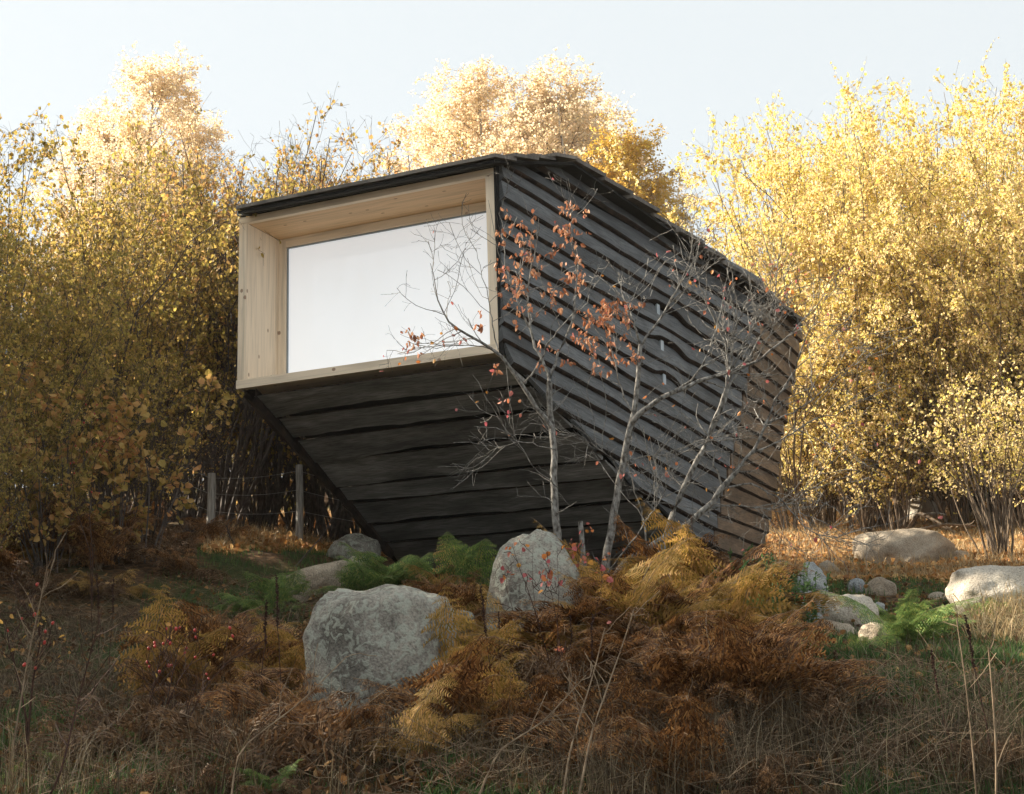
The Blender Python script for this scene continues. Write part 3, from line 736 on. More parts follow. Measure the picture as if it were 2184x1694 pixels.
# ------------------------------------------------------------------ shrubs and trees
def shrub(name, h, nst, lean, nb, nt, nl, lsize, bark, leafm, seed, r0=.03, zlo=.25, up=.03, base_r=.35, tw3=0, top_bare=0., leafw=.85, kink=.10):
    rng = np.random.default_rng(seed)
    a = rng.uniform(0, 2 * np.pi, nst); n = 9; P = np.zeros((nst, n, 3)); rr = rng.uniform(0, base_r, nst)
    P[:, 0, 0] = rr * np.cos(a); P[:, 0, 1] = rr * np.sin(a); P[:, 0, 2] = -.1
    le = np.radians(rng.uniform(2, lean, nst)); d = np.stack([np.sin(le) * np.cos(a), np.sin(le) * np.sin(a), np.cos(le)], 1)
    L = h * rng.uniform(.62, 1.0, nst)
    for j in range(1, n):
        d = UN(d + rng.normal(0, kink, (nst, 3)) + np.array([0, 0, .04 * (1 if j < 5 else 0)])); P[:, j] = P[:, j - 1] + d * (L / (n - 1))[:, None]
    P[..., 2] = P[..., 2] * h / P[..., 2].max() * .97
    R0 = (rng.uniform(.6, 1.2, nst) * r0)[:, None] * np.linspace(1, .22, n)[None]
    B, RB_ = grow(P, R0, nb, zlo, 1, (h * .10, h * .26), (20, 60), 6, up, .18, rng=rng)
    Tw, RT_ = grow(B, RB_, nt, .2, 1, (h * .04, h * .12), (20, 70), 4, .02, .22, rng=rng, rmin=.0022)
    root = empty(name)
    G = Geo(); tubes(G, P, R0, 5); G.build('stem', [M[bark]], root)
    G = Geo(); tubes(G, B, RB_, 4); tubes(G, Tw, RT_, 3)
    if tw3:
        T3, R3 = grow(Tw, RT_, tw3, .1, 1, (h * .02, h * .06), (20, 70), 3, .0, .25, rng=rng, rmin=.002); tubes(G, T3, R3, 3)
    G.build('crown', [M[bark]], root)
    if nl:
        q1, d1 = along(Tw, int(nl * .72), .15, 1, rng); q2, d2 = along(B, nl - int(nl * .72), .45, 1, rng)
        q = np.r_[q1, q2]; dd = np.r_[d1, d2]
        if top_bare: 
            k = rng.random(len(q)) > top_bare * (q[:, 2] / h) ** 2; q = q[k]; dd = dd[k]
        dd = dd + rng.normal(0, .6, dd.shape) + np.array([0, 0, -.45])
        G = Geo(); leaves(G, q + rng.normal(0, .02, q.shape), dd, lsize * rng.uniform(.55, 1.25, len(q)), leafw, .25, rng=rng)
        G.build('foliage', [M[leafm]], root)
    return root
def ptop(px, yt, dep, h0, sx=None):
    t = aty(px, yt, dep); g = tz(t[0], t[1]); k = max(.3, (t[2] - g) / (h0 * 1.09))
    return (t[0], t[1], g), k

# right: sunlit yellow thicket
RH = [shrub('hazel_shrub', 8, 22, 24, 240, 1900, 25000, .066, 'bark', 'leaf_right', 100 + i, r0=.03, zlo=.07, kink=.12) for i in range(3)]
gR = 'yellow leaved bushes of the sunlit thicket right of the cabin'
right = [(1655, 240, 27), (1735, 165, 26), (1790, 190, 24), (1880, 185, 25.5), (1975, 118, 26), (2060, 165, 24), (2150, 195, 23.5), (2260, 170, 24),
         (1700, 430, 24.5), (1780, 420, 23.4), (1850, 380, 23), (1960, 330, 23), (2080, 360, 22), (2190, 340, 22), (2300, 300, 22),
         (1720, 250, 31), (1810, 240, 31), (1930, 220, 32), (2060, 230, 31), (2200, 230, 30), (1630, 560, 30), (1560, 640, 33)]
lab = {1: 'yellow bush with the left peak of the sunlit thicket', 4: 'tallest yellow bush of the sunlit thicket, its top against the sky', 0: 'thin airy yellow bush at the left end of the sunlit thicket, next to the roof',
       6: 'yellow bush at the right edge of the photo above the thick stems'}
for i, (px, yt, d) in enumerate(right):
    loc, k = ptop(px, yt, d, 8)
    dup(RH[i % 3], loc, RNG.uniform(0, 6.28), (k * .85, k * .85, k), label=lab.get(i, 'yellow leaved hazel bush in the dense sunlit thicket right of the cabin'), cat='bush', group=gR)
SP = shrub('sparse_hazel_shrub', 8, 12, 22, 120, 700, 2600, .085, 'bark', 'leaf_right', 120, r0=.03)
for (px, yt, d, l) in ((1620, 235, 24, 'sparse yellow bush with bare twigs standing out against the sky beside the thicket'), (1690, 170, 25, 'half bare yellow bush between the sparse bush and the left peak of the thicket')):
    loc, k = ptop(px, yt, d, 8); dup(SP, loc, RNG.uniform(0, 6), (k * .8, k * .8, k), label=l, cat='bush')
# clump of thick pale stems on the right
CS = shrub('stem_clump', 4.6, 26, 17, 120, 700, 2200, .066, 'bark', 'leaf_right', 130, r0=.024, zlo=.38, base_r=.38, kink=.09)
for (px, yb, d, l) in ((2130, 1190, 20.5, 'dense clump of thick pale stems at the right, lit from the left'), (2215, 1190, 21.5, 'stem clump cut by the right edge of the photo')):
    q = hit(px, yb); dup(CS, (q[0], q[1], q[2]), RNG.uniform(0, 6), .62, label=l, cat='bush')
for (px, yb, l) in ((1740, 1105, 'thin stemmed bush at the foot of the thicket just right of the cabin'), (1990, 1105, 'thin stemmed bush behind the pale rocks')):
    q = hit(px, yb); dup(CS, (q[0], q[1], q[2]), RNG.uniform(0, 6), .75, label=l, cat='bush')

# left: shaded olive and gold thicket
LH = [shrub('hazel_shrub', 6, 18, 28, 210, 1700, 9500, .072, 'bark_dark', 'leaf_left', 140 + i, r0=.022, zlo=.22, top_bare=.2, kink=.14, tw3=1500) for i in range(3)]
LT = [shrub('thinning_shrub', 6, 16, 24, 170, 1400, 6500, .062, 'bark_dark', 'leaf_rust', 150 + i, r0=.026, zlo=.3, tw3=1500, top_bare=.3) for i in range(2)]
LB = shrub('bare_shrub', 6, 14, 26, 130, 1000, 500, .05, 'bark_dark', 'leaf_rust', 160, r0=.035, zlo=.3, tw3=1800)
gL = 'olive and gold bushes of the shaded thicket left of the cabin'
left = [(-120, 120, 13.5, 0), (30, 215, 14.2, 1), (130, 180, 15.5, 2), (215, 250, 16.5, 0), (-60, 420, 11.8, 1), (70, 470, 12.6, 2), (190, 430, 13.6, 0), (255, 380, 16, 1), (365, 380, 18.5, 2),
        (490, 300, 18.5, 0), (430, 240, 18.8, 2), (560, 330, 18.6, 2), (640, 330, 19, 0), (760, 360, 19.6, 1), (860, 375, 20.2, 2), (330, 300, 18.5, 1), (120, 700, 11.8, 0), (-40, 760, 10.8, 2),
        (260, 640, 13.4, 1)]
labL = {2: 'yellow green bush with the bright rounded top at the far left', 0: 'tall olive bush cut by the left edge of the photo', 14: 'low gold bush right behind the left end of the cabin roof', 16: 'low dark bush in front of the shaded thicket at far left'}
for i, (px, yt, d, v) in enumerate(left):
    loc, k = ptop(px, yt, d, 6); dup(LH[v], loc, RNG.uniform(0, 6.28), (k * .78, k * .78, k), label=labL.get(i, 'olive and gold leaved bush in the dense shaded thicket left of the cabin'), cat='bush', group=gL)
gT = 'rusty half bare bushes behind the cabin'
for i, (px, yt, d, v) in enumerate([(545, 235, 19.2, 0), (660, 250, 19.6, 1), (740, 225, 19.2, 0), (820, 245, 19.6, 1), (600, 215, 19.4, 0), (775, 240, 19.2, 1), (885, 310, 18.9, 0), (400, 330, 18.5, 1)]):
    loc, k = ptop(px, yt, d, 6); dup(LT[v], loc, RNG.uniform(0, 6.28), (k * .85, k * .85, k), label=('rusty half bare bush at the right end of the left thicket, above the roof' if i == 3 else 'rusty thinning bush rising above the left thicket behind the cabin'), cat='bush', group=gT)
for px, yt, d, l in ((480, 165, 17, 'bare dark branched bush rising above the left thicket against the sky'), (560, 175, 18.6, 'slender bare bush right of the bare dark branched one above the thicket'), (690, 180, 19, 'bare bush with dark forked branches above the window end of the roof'), (420, 600, 16.2, 'tangle of bare grey twigs just left of the window'), (330, 680, 13.6, 'bare twiggy bush in the lower shade of the left thicket')):
    loc, k = ptop(px, yt, d, 7.4); dup(LB, loc, RNG.uniform(0, 6.28), (k, k, k), label=l, cat='bush')
for i, (px, yt, d) in enumerate(((330, 640, 30), (450, 600, 28), (560, 560, 31), (660, 600, 28.5), (760, 560, 31), (230, 640, 29), (850, 520, 29))):
    loc, k = ptop(px, yt, d, 8)
    dup(RH[i % 3], loc, RNG.uniform(0, 6.28), (k * 1.25, k * 1.25, k), label='sunlit golden bush glimpsed between the dark stems left of the cabin', cat='bush', group='golden bushes beyond the fence')
# leaning hazel poles behind the posts and bushes added out of view on the left to keep the foreground in shade
HP = shrub('hazel_pole_clump', 5.5, 30, 26, 90, 400, 1500, .075, 'bark_dark', 'leaf_left', 170, r0=.026, zlo=.4, base_r=.7, kink=.06)
for i, (px, yb) in enumerate(((385, 18.4), (510, 20.5), (600, 23), (300, 17), (220, 15.6))):
    q = aty(px, 1150, yb); dup(HP, (q[0], q[1], tz(q[0], q[1])), RNG.uniform(0, 6), RNG.uniform(.5, .7), label=('clump of leaning brown poles behind the nearer fence post' if i == 1 else 'clump of leaning brown stems in the shade between the thicket and the cabin'), cat='bush', group='leaning stem clumps left of the cabin')
for i, (x, y, k) in enumerate(((-6.3, 10.5, .8), (-7.8, 12, .9), (-6.8, 8.2, .75), (-8.8, 9.6, .9), (-9.5, 13.5, 1.0), (-10.5, 11, 1.0), (-8.5, 6.8, .8), (-6.0, 6.2, .6))):
    dup(LH[i % 3], (x, y, tz(x, y)), i * 1.3, k, label='bush added out of view left of the thicket to shade the foreground', cat='bush', group=gL)

# far birches
def birch(name, h, cr, nb, nt, nl, leafm, seed, ls=.075):
    rng = np.random.default_rng(seed); n = 12
    P = np.zeros((1, n, 3)); z = np.linspace(-.2, h * .97, n); P[0, :, 2] = z; P[0, 1:, 0] = np.cumsum(rng.normal(0, .10, n - 1)); P[0, 1:, 1] = np.cumsum(rng.normal(0, .10, n - 1))
    R0 = np.linspace(.16, .02, n)[None]
    B, rb_ = grow(P, R0, nb, .2, .99, (cr * .5, cr), (35, 75), 7, .03, .12, rng=rng, rfac=.4)
    s_ = 1.2 - .62 * (B[:, 0, 2] / h) ** 2.5; B = B[:, :1] + (B - B[:, :1]) * s_[:, None, None]
    B2, rb2 = grow(B, rb_, nt, .15, 1, (cr * .15, cr * .38), (20, 70), 5, -.03, .18, rng=rng)
    B3, rb3 = grow(B2, rb2, nt * 2, .1, 1, (cr * .05, cr * .16), (20, 80), 3, -.1, .2, rng=rng, rmin=.003)
    root = empty(name); G = Geo(); tubes(G, P, R0, 8); G.build('trunk', [M['birch']], root)
    G = Geo(); tubes(G, B, rb_, 4); tubes(G, B2, rb2, 3); tubes(G, B3, rb3, 3); G.build('limbs', [M['bark']], root)
    q, d = along(B3, nl, .0, 1, rng); q2, d2 = along(B2, nl // 3, .2, 1, rng); q = np.r_[q, q2]; d = np.r_[d, d2]
    G = Geo(); leaves(G, q + rng.normal(0, .05, q.shape), d + rng.normal(0, .6, q.shape) + [0, 0, -.6], ls * rng.uniform(.6, 1.3, len(q)), .85, .2, rng=rng); G.build('crown', [M[leafm]], root)
    return root
B1 = birch('birch_tree', 15, 4.3, 95, 1300, 34000, 'leaf_birch', 201, .085)
B2_ = birch('birch_tree', 15, 4.2, 95, 1300, 40000, 'leaf_birch_gold', 202, .085)
def putb(b, px, yt, d, rz, k2, l):
    loc, k = ptop(px, yt, d, 15); dup(b, loc, rz, (k * k2, k * k2, k), label=l, cat='tree')
putb(B1, 320, 85, 36, 0, 1.0, 'tall pale gold birch rising above the left thicket')
putb(B1, 1190, 100, 42, 2.1, 1.15, 'tall pale birch whose top stands right behind the cabin roof')
putb(B1, 1030, 110, 44, 4.0, 1.05, 'pale birch behind the roof, left of the tallest pale birch')
putb(B1, 1110, 175, 46, 1.2, 1.5, 'broad pale birch filling the gap between the two pale birches behind the roof')
putb(B1, 960, 205, 48, 5.0, 1.4, 'pale birch low behind the left half of the roof')
putb(B1, 1255, 185, 47, 3.1, 1.4, 'pale birch between the tall pale birch and the gold tree')
putb(B1, 250, 190, 40, 2.2, 1.2, 'pale birch left of the tall birch on the left')
putb(B2_, 1310, 235, 40, 0, 1.1, 'deeper gold tree behind the sloping right edge of the roof')
putb(B2_, 1395, 350, 43, 2.5, 1.1, 'small gold tree at the right foot of the gold tree behind the roof')
putb(B1, 395, 190, 39, 1.0, .8, 'smaller pale birch right of the tall birch on the left')

# ------------------------------------------------------------------ bare trees in front of the cabin
def tr(pts): return np.array([aty(x, y, d) for x, y, d in pts])
def res(P, n=18):
    d = np.r_[0, np.cumsum(np.linalg.norm(np.diff(P, axis=0), axis=1))]; t = np.linspace(0, d[-1], n)
    Q = np.stack([np.interp(t, d, P[:, i]) for i in range(3)], 1)
    for _ in range(1): Q[1:-1] = (Q[:-2] + 3 * Q[1:-1] + Q[2:]) / 5
    return Q
def projD(P):
    C = P @ R; return np.stack([CX - F * C[:, 0] / C[:, 2], CY + F * C[:, 1] / C[:, 2]], 1)
BROWN = [(1050, 1250, 430, 800, .62), (1190, 1370, 640, 800, .7), (1000, 1080, 640, 790, .7), (860, 900, 700, 760, .9)]
def bare_tree(limbs, n1, n2, n3, label, seed, L1=(.25, .7), up=.04, pinkp=.10, orp=.03):
    rng = np.random.default_rng(seed)
    base = tr(limbs[0][0])[0]; g = tz(base[0], base[1]); root = empty('bare_tree', (base[0], base[1], g), label=label, cat='tree')
    off = np.array(root.location); Ps = []; Rs = []
    G = Geo()
    for k, (pts, r0, r1) in enumerate(limbs):
        P = tr(pts)
        if k == 0: P[0, 2] = g - .1
        Q = res(P, 18); Q[1:-1] += rng.normal(0, .005, (16, 3)); rr = np.linspace(r0, r1, 18) * .8
        if k == 0:
            G0 = Geo(); tubes(G0, (Q - off)[None], rr[None], 8); G0.build('trunk', [M['bark_grey']], root, smooth=True)
        else: tubes(G, (Q - off)[None], rr[None], 6)
        Ps.append(Q); Rs.append(rr)
    A = np.array(Ps); Ra = np.array(Rs)
    # twigs leave mostly from the thinner limbs
    w_ = A[1:] if len(A) > 1 else A; rw = Ra[1:] if len(A) > 1 else Ra
    T1, q1 = grow(w_, rw, n1, .25, 1, L1, (22, 60), 7, up, .16, rng=rng, rfac=.5, rmin=.0022)
    t0, q0 = grow(A[:1], Ra[:1], max(3, n1 // 9), .45, 1, (.15, .45), (35, 75), 7, 0, .2, rng=rng, rfac=.25, rmin=.002); T1 = np.r_[T1, t0]; q1 = np.r_[q1, q0]
    T2, q2 = grow(T1, q1, n2, .15, 1, (.10, .34), (25, 70), 5, .02, .2, rng=rng, rmin=.0015)
    T3, q3 = grow(T2, q2, n3, .15, 1, (.04, .16), (25, 70), 4, .02, .2, rng=rng, rmin=.0011)
    if len(A) > 1: G.build('limbs', [M['bark_grey']], root, smooth=True)
    G = Geo(); tubes(G, T1 - off, q1, 4); tubes(G, T2 - off, q2, 3); tubes(G, T3 - off, q3, 3); G.build('crown', [M['bark_grey']], root)
    tips = np.r_[T2[:, -1], T3[:, -1], T1[:, -1], T2[:, 2]]; uv = projD(tips); pb = np.zeros(len(tips))
    for x0, x1, y0, y1, p in BROWN: pb = np.where((uv[:, 0] > x0) & (uv[:, 0] < x1) & (uv[:, 1] > y0) & (uv[:, 1] < y1), p, pb)
    u = rng.random(len(tips)); kb = u < pb
    if kb.any():
        q = np.repeat(tips[kb], 3, 0); d = rng.normal(0, .5, q.shape) + [0, 0, -1.0]
        G = Geo(); leaves(G, q - off + rng.normal(0, .012, q.shape), d, rng.uniform(.025, .052, len(q)), .55, .7, rng=rng); G.build('withered_leaves', [M['leaf_brown']], root)
    u = rng.random(len(tips)); pz = np.where((uv[:, 0] < 1120) & (uv[:, 1] > 700) & (uv[:, 1] < 900), .22, np.where(uv[:, 0] > 1300, pinkp * .6, orp)); kp = u < pz
    q = np.repeat(tips[kp], 1, 0); d = rng.normal(0, .7, q.shape) + [0, 0, -.8]
    G = Geo(); leaves(G, q - off, d, rng.uniform(.026, .046, len(q)), .7, .15, rng=rng); G.build('coloured_leaves', [M['leaf_pink']], root)
    return root
a = 9.4
bare_tree([([(1232, 1420, a), (1205, 1290, a), (1194, 1200, a), (1184, 1100, a), (1181, 1010, a + .05), (1187, 955, a + .05), (1175, 905, a + .1), (1171, 860, a + .1), (1172, 815, a + .1)], .040, .026),
           ([(1177, 912, a), (1140, 866, a - .05), (1112, 820, a - .1), (1088, 785, a - .15), (1062, 745, a - .2), (1012, 722, a - .25), (965, 700, a - .3), (942, 660, a - .3), (926, 610, a - .3), (918, 562, a - .3)], .022, .003),
           ([(1172, 815, a), (1160, 775, a + .1), (1135, 720, a + .15), (1122, 650, a + .2), (1133, 570, a + .25), (1150, 500, a + .3), (1148, 465, a + .3)], .017, .003),
           ([(1172, 815, a), (1192, 750, a + .1), (1222, 690, a + .1), (1232, 610, a + .2), (1226, 530, a + .2), (1214, 440, a + .2)], .015, .003),
           ([(1114, 824, a), (1150, 775, a), (1170, 730, a - .1), (1220, 670, a - .1), (1262, 640, a - .15)], .010, .003),
           ([(1130, 700, a + .1), (1100, 630, a), (1078, 560, a), (1070, 470, a), (1062, 452, a)], .010, .002),
           ([(1080, 770, a - .1), (1050, 740, a - .2), (980, 735, a - .2), (920, 742, a - .3), (880, 740, a - .3)], .006, .002),
           ([(1062, 745, a - .2), (1050, 700, a - .2), (1044, 640, a - .2), (1020, 560, a - .2), (1015, 530, a - .2)], .007, .002),
           ([(1190, 1040, a), (1150, 1010, a - .2), (1090, 930, a - .3), (1045, 860, a - .3), (1008, 800, a - .3)], .005, .002),
           ([(1186, 960, a), (1110, 940, a - .2), (1060, 955, a - .2), (1000, 930, a - .3)], .006, .002)],
          62, 200, 260, 'bare grey tree nearest the window, hung with withered brown leaves', 301, orp=.02)
b = 9.9
bare_tree([([(1262, 1400, b), (1285, 1240, b), (1300, 1150, b), (1316, 1060, b), (1328, 985, b), (1341, 925, b), (1353, 885, b), (1358, 835, b), (1361, 780, b), (1366, 735, b)], .046, .020),
           ([(1346, 905, b), (1385, 862, b - .1), (1420, 845, b - .1), (1470, 822, b - .1), (1512, 806, b - .1), (1560, 796, b - .1), (1620, 770, b - .2), (1700, 700, b - .2), (1740, 650, b - .2)], .028, .004),
           ([(1366, 735, b), (1352, 690, b), (1330, 640, b), (1318, 580, b + .1)], .012, .003),
           ([(1364, 745, b), (1400, 690, b), (1445, 620, b), (1470, 560, b), (1478, 500, b)], .014, .003),
           ([(1420, 845, b), (1470, 815, b), (1500, 780, b), (1530, 700, b), (1545, 620, b), (1560, 550, b)], .013, .003),
           ([(1350, 880, b), (1330, 850, b), (1318, 800, b + .1), (1300, 730, b + .1), (1290, 690, b)], .008, .002),
           ([(1330, 985, b), (1390, 970, b), (1440, 975, b + .1), (1500, 940, b + .1), (1560, 900, b)], .007, .002),
           ([(1325, 990, b), (1280, 960, b), (1240, 930, b - .1), (1200, 920, b - .1)], .006, .002)],
          80, 340, 520, 'bare tree with the thickest trunk, second from the window, forking before the side wall', 302, L1=(.25, .75), pinkp=.07)
c = 10.3
bare_tree([([(1385, 1330, c), (1412, 1180, c), (1428, 1110, c), (1446, 1060, c), (1480, 1000, c), (1505, 945, c), (1530, 890, c), (1545, 840, c)], .036, .020),
           ([(1545, 840, c), (1555, 790, c), (1548, 730, c), (1515, 660, c), (1490, 600, c), (1478, 540, c)], .014, .003),
           ([(1520, 915, c), (1550, 860, c), (1556, 800, c), (1590, 720, c), (1640, 650, c), (1700, 590, c)], .016, .003),
           ([(1545, 840, c), (1600, 760, c), (1640, 690, c), (1655, 610, c), (1660, 540, c)], .012, .003),
           ([(1556, 800, c), (1570, 700, c), (1600, 620, c), (1600, 560, c)], .010, .002)],
          66, 330, 520, 'slender bare tree right of the thick trunked one, branching high in front of the wall', 303, L1=(.25, .7), up=.08, pinkp=.08)
d_ = 9.6
bare_tree([([(1240, 1380, 9.5), (1310, 1225, d_), (1345, 1192, d_), (1400, 1160, d_), (1450, 1128, d_), (1500, 1092, d_), (1540, 1045, d_), (1575, 1000, d_)], .036, .024),
           ([(1575, 1000, d_), (1605, 965, d_), (1632, 910, d_), (1650, 860, d_), (1690, 800, d_), (1720, 720, d_), (1760, 640, d_)], .018, .003),
           ([(1545, 1040, d_), (1600, 1030, d_), (1660, 1060, d_ - .1), (1730, 1140, d_ - .2), (1790, 1150, d_ - .2), (1830, 1105, d_ - .2)], .010, .002),
           ([(1600, 970, d_), (1680, 930, d_), (1740, 890, d_), (1800, 880, d_ - .1), (1850, 840, d_ - .1)], .010, .002),
           ([(1632, 905, d_), (1690, 880, d_), (1740, 850, d_), (1785, 790, d_), (1815, 720, d_)], .009, .002),
           ([(1500, 1090, d_), (1560, 1075, d_), (1640, 1090, d_), (1700, 1070, d_), (1760, 1000, d_), (1780, 940, d_)], .008, .002),
           ([(1540, 1045, d_), (1520, 980, d_), (1540, 930, d_), (1580, 900, d_), (1600, 850, d_)], .010, .003)],
          90, 340, 480, 'bare tree leaning low to the right across the corner of the cabin', 304, L1=(.25, .85), up=-.03, pinkp=.08)
bare_tree([([(1378, 1330, 10), (1380, 1215, 10), (1376, 1120, 10), (1352, 1040, 10.1), (1340, 990, 10.1)], .011, .006), ([(1376, 1120, 10), (1400, 1060, 10), (1395, 1000, 10)], .006, .002)], 8, 24, 30, 'thin grey sapling between the two thicker trunks', 305, pinkp=.05)
bare_tree([([(1232, 1400, 9.2), (1260, 1280, 9.2), (1320, 1190, 9.1), (1352, 1150, 9.1)], .010, .006), ([(1352, 1150, 9.1), (1400, 1080, 9.1), (1420, 1040, 9.1)], .006, .002)], 10, 30, 30, 'thin curving sapling at the foot of the leaning tree', 306, pinkp=.05)
# sawn off stem
G = Geo(); q = hit(1262, 1400); P = tr([(1262, 1400, 9.3), (1250, 1260, 9.3), (1238, 1112, 9.3)]); P[0, 2] = tz(P[0, 0], 9.3) - .05; Q = res(P, 10); off = P[0].copy()
root = empty('sawn_stem', tuple(off), label='thin sawn off stem with a pale cut end beside the grey boulder', cat='stump')
tubes(G, (Q - off)[None], np.linspace(.02, .017, 10)[None], 8); e = G.V[0][-8:]; G.build('stem', [M['bark_grey']], root)
G = Geo(); G.add(np.vstack([e, e.mean(0) + [0, 0, .002]]) + [0, 0, .001], T=[[i, (i + 1) % 8, 8] for i in range(8)]); G.build('cut_end', [M['cut']], root)

# ------------------------------------------------------------------ ferns
def fern(name, nf, L, seed, mat, dead=0., wid=.30, npin=20, npl=9, spread=(25, 65), rach='stalk'):
    rng = np.random.default_rng(seed); root = empty(name); G = Geo(); GR = Geo(); RP = []; RR_ = []
    for f in range(nf):
        az = rng.uniform(0, 2 * np.pi); el = np.radians(90 - rng.uniform(*spread)); Lf = L * rng.uniform(.65, 1.1); n = 14
        out = np.array([math.cos(az), math.sin(az), 0]); p = np.array([rng.normal(0, .03), rng.normal(0, .03), 0.]); pts = [p]; e = el
        bend = np.radians(rng.uniform(3, 7) * (1 + 1.3 * dead))
        for j in range(1, n):
            dr = out * math.cos(e) + np.array([0, 0, math.sin(e)]); p = p + dr * Lf / (n - 1) + (rng.normal(0, .006 + .02 * dead, 3)); p[2] = max(p[2], .01); pts.append(p); e -= bend * (.4 + 1.2 * j / n); 
        pts = np.array(pts); RP.append(pts); RR_.append(np.linspace(.0035, .001, n))
        t = np.linspace(.16, .985, npin); ip = t * (n - 1); i0 = np.clip(ip.astype(int), 0, n - 2); fr = (ip - i0)[:, None]
        B = pts[i0] * (1 - fr) + pts[i0 + 1] * fr; D = UN(pts[i0 + 1] - pts[i0]); S = UN(np.cross(D, np.array([0, 0, 1.]) + rng.normal(0, .1 + .5 * dead, (npin, 3)))); N = np.cross(S, D)
        prof = np.sin(np.pi * np.clip(t * .93 + .09, 0, 1)) ** .75 * (1.12 - .55 * t)
        pl = Lf * wid * prof
        for sd in (1, -1):
            dirp = UN(S * sd * .9 + D * .42 - N * (.12) + rng.normal(0, .05 + .38 * dead, (npin, 3)) + np.array([0, 0, -.12 - .7 * dead]))
            u = (np.arange(npl) + .3) / npl; PB = B[:, None] + dirp[:, None] * (pl[:, None, None] * u[None, :, None]) 
            PB[..., 2] -= (pl[:, None] * u[None] ** 2 * (.18 + .5 * dead))
            nrm = UN(np.cross(dirp, D) * sd + rng.normal(0, .12 + .5 * dead, (npin, 3))); q = UN(np.cross(nrm, dirp))
            ln = (pl[:, None] * .30 * (1 - u[None] * .85) + .003) * (1 - .35 * dead); wd = pl[:, None] / npl * .52 * np.ones_like(ln) * (1 - .4 * dead)
            for s2 in (1, -1):
                tip = PB + (q[:, None] * s2 + dirp[:, None] * .45) * ln[..., None] + rng.normal(0, .001 + .008 * dead, PB.shape)
                a_ = PB - dirp[:, None] * wd[..., None] * .6; c_ = PB + dirp[:, None] * wd[..., None] * .6
                V = np.stack([a_, tip - dirp[:, None] * wd[..., None] * .25, tip + dirp[:, None] * wd[..., None] * .25, c_], -2).reshape(-1, 3)
                G.add(V, np.arange(len(V)).reshape(-1, 4))
    # every frond leaf is one island per pinnule, so the colour varies along it
    tubes(GR, np.array(RP), np.array(RR_), 4); GR.build('stalks', [M[rach]], root); G.build('fronds', [M[mat]], root); return root
FG = [fern('green_fern', 9, .62, 400 + i, 'fern_green') for i in range(2)]
FY = [fern('golden_fern', 7, .75, 410 + i, 'fern_gold', dead=.14, spread=(8, 64)) for i in range(2)]
FR = [fern('rust_fern', 7, .72, 420 + i, 'fern_rust', dead=.16, spread=(4, 40), npin=20, npl=8) for i in range(3)]
FT = [fern('withered_fern', 8, .62, 430 + i, 'fern_tan', dead=.45, spread=(8, 60), npin=18, npl=7) for i in range(2)]
def put(pr, px, py, k, label, cat='fern', group=None, rz=None, dy=0):
    q = hit(px, py); kw = dict(label=label, cat=cat)
    if group: kw['group'] = group
    y = q[1] + dy
    return dup(pr, (q[0], y, tz(q[0], y) - .01), RNG.uniform(0, 6.28) if rz is None else rz, k, rx=RNG.uniform(-.12, .12), ry=RNG.uniform(-.12, .12), **kw)
gg = 'green ferns in front of the cabin'
for i, (x, y, k, l) in enumerate([(795, 1285, 1.1, 'bright green fern on the left side of the clump below the belly of the cabin'), (850, 1278, 1.3, 'tallest bright green fern in the clump below the belly of the cabin'), (910, 1290, 1.15, 'bright green fern on the right side of the clump below the belly of the cabin'),
        (1005, 1285, 1.3, 'green fern left of the tall rounded boulder'), (605, 1290, .85, 'small green fern left of the flat tan rock'), (560, 1320, .75, 'small green fern lowest at the left of the rocks'),
        (1942, 1380, .9, 'green fern bush right of the rock pile'), (1912, 1345, .7, 'smaller green fern touching the rock pile on its right'), (1575, 1345, .7, 'yellow green fern left of the rock pile'), (1840, 1400, .35, 'tiny bright green fern in front of the rock pile'),
        (1690, 1400, .5, 'low green fern at the lower left of the rock pile'), (2115, 1325, .45, 'green fern under the big pale boulder at the right edge'), (2172, 1318, .45, 'green fern at the far right edge below the pale boulder'),
        (200, 1150, .9, 'dark green fern in the shade at the far left'), (150, 1180, .8, 'dim green fern low in the shade at the far left'), (1270, 1250, .7, 'olive green fern between the trunks')]):
    put(FG[i % 2], x, y, k, l, group=gg)
gy = 'golden ferns among the rocks'
for i, (x, y, k, l) in enumerate([(520, 1450, 1.0, 'tall golden yellow fern left of the big lichen boulder'), (330, 1500, .95, 'olive yellow fern behind the red rose hips'), (400, 1480, .8, 'olive yellow fern right of the red rose hips'), (640, 1500, .85, 'orange gold fern leaning over the left of the big lichen boulder'),
        (905, 1500, .85, 'olive yellow fern in front of the right side of the big lichen boulder'), (975, 1520, .95, 'golden fern right of the big lichen boulder'), (1050, 1560, .8, 'golden fern with long fronds pointing right in the centre foreground'),
        (1340, 1370, .9, 'golden fern at the foot of the thick trunk'), (1420, 1360, .95, 'golden fern under the leaning tree'), (1480, 1370, .9, 'golden orange fern below the corner of the cabin'), (1280, 1350, .8, 'golden fern just right of the tall rounded boulder'),
        (975, 1300, 1.0, 'golden fern beside the green ferns under the cabin'), (1320, 1450, .85, 'lower golden fern between the trunks'), (1440, 1440, .8, 'amber fern in front of the golden ones'), (230, 1270, .7, 'dim golden fern in the left shade'), (100, 1200, .8, 'dark gold fern at the far left edge')]):
    put(FY[i % 2], x, y, k, l, group=gy)
gr_ = 'rust brown ferns of the foreground tangle'; gw = 'withered brown ferns lying in the foreground tangle'
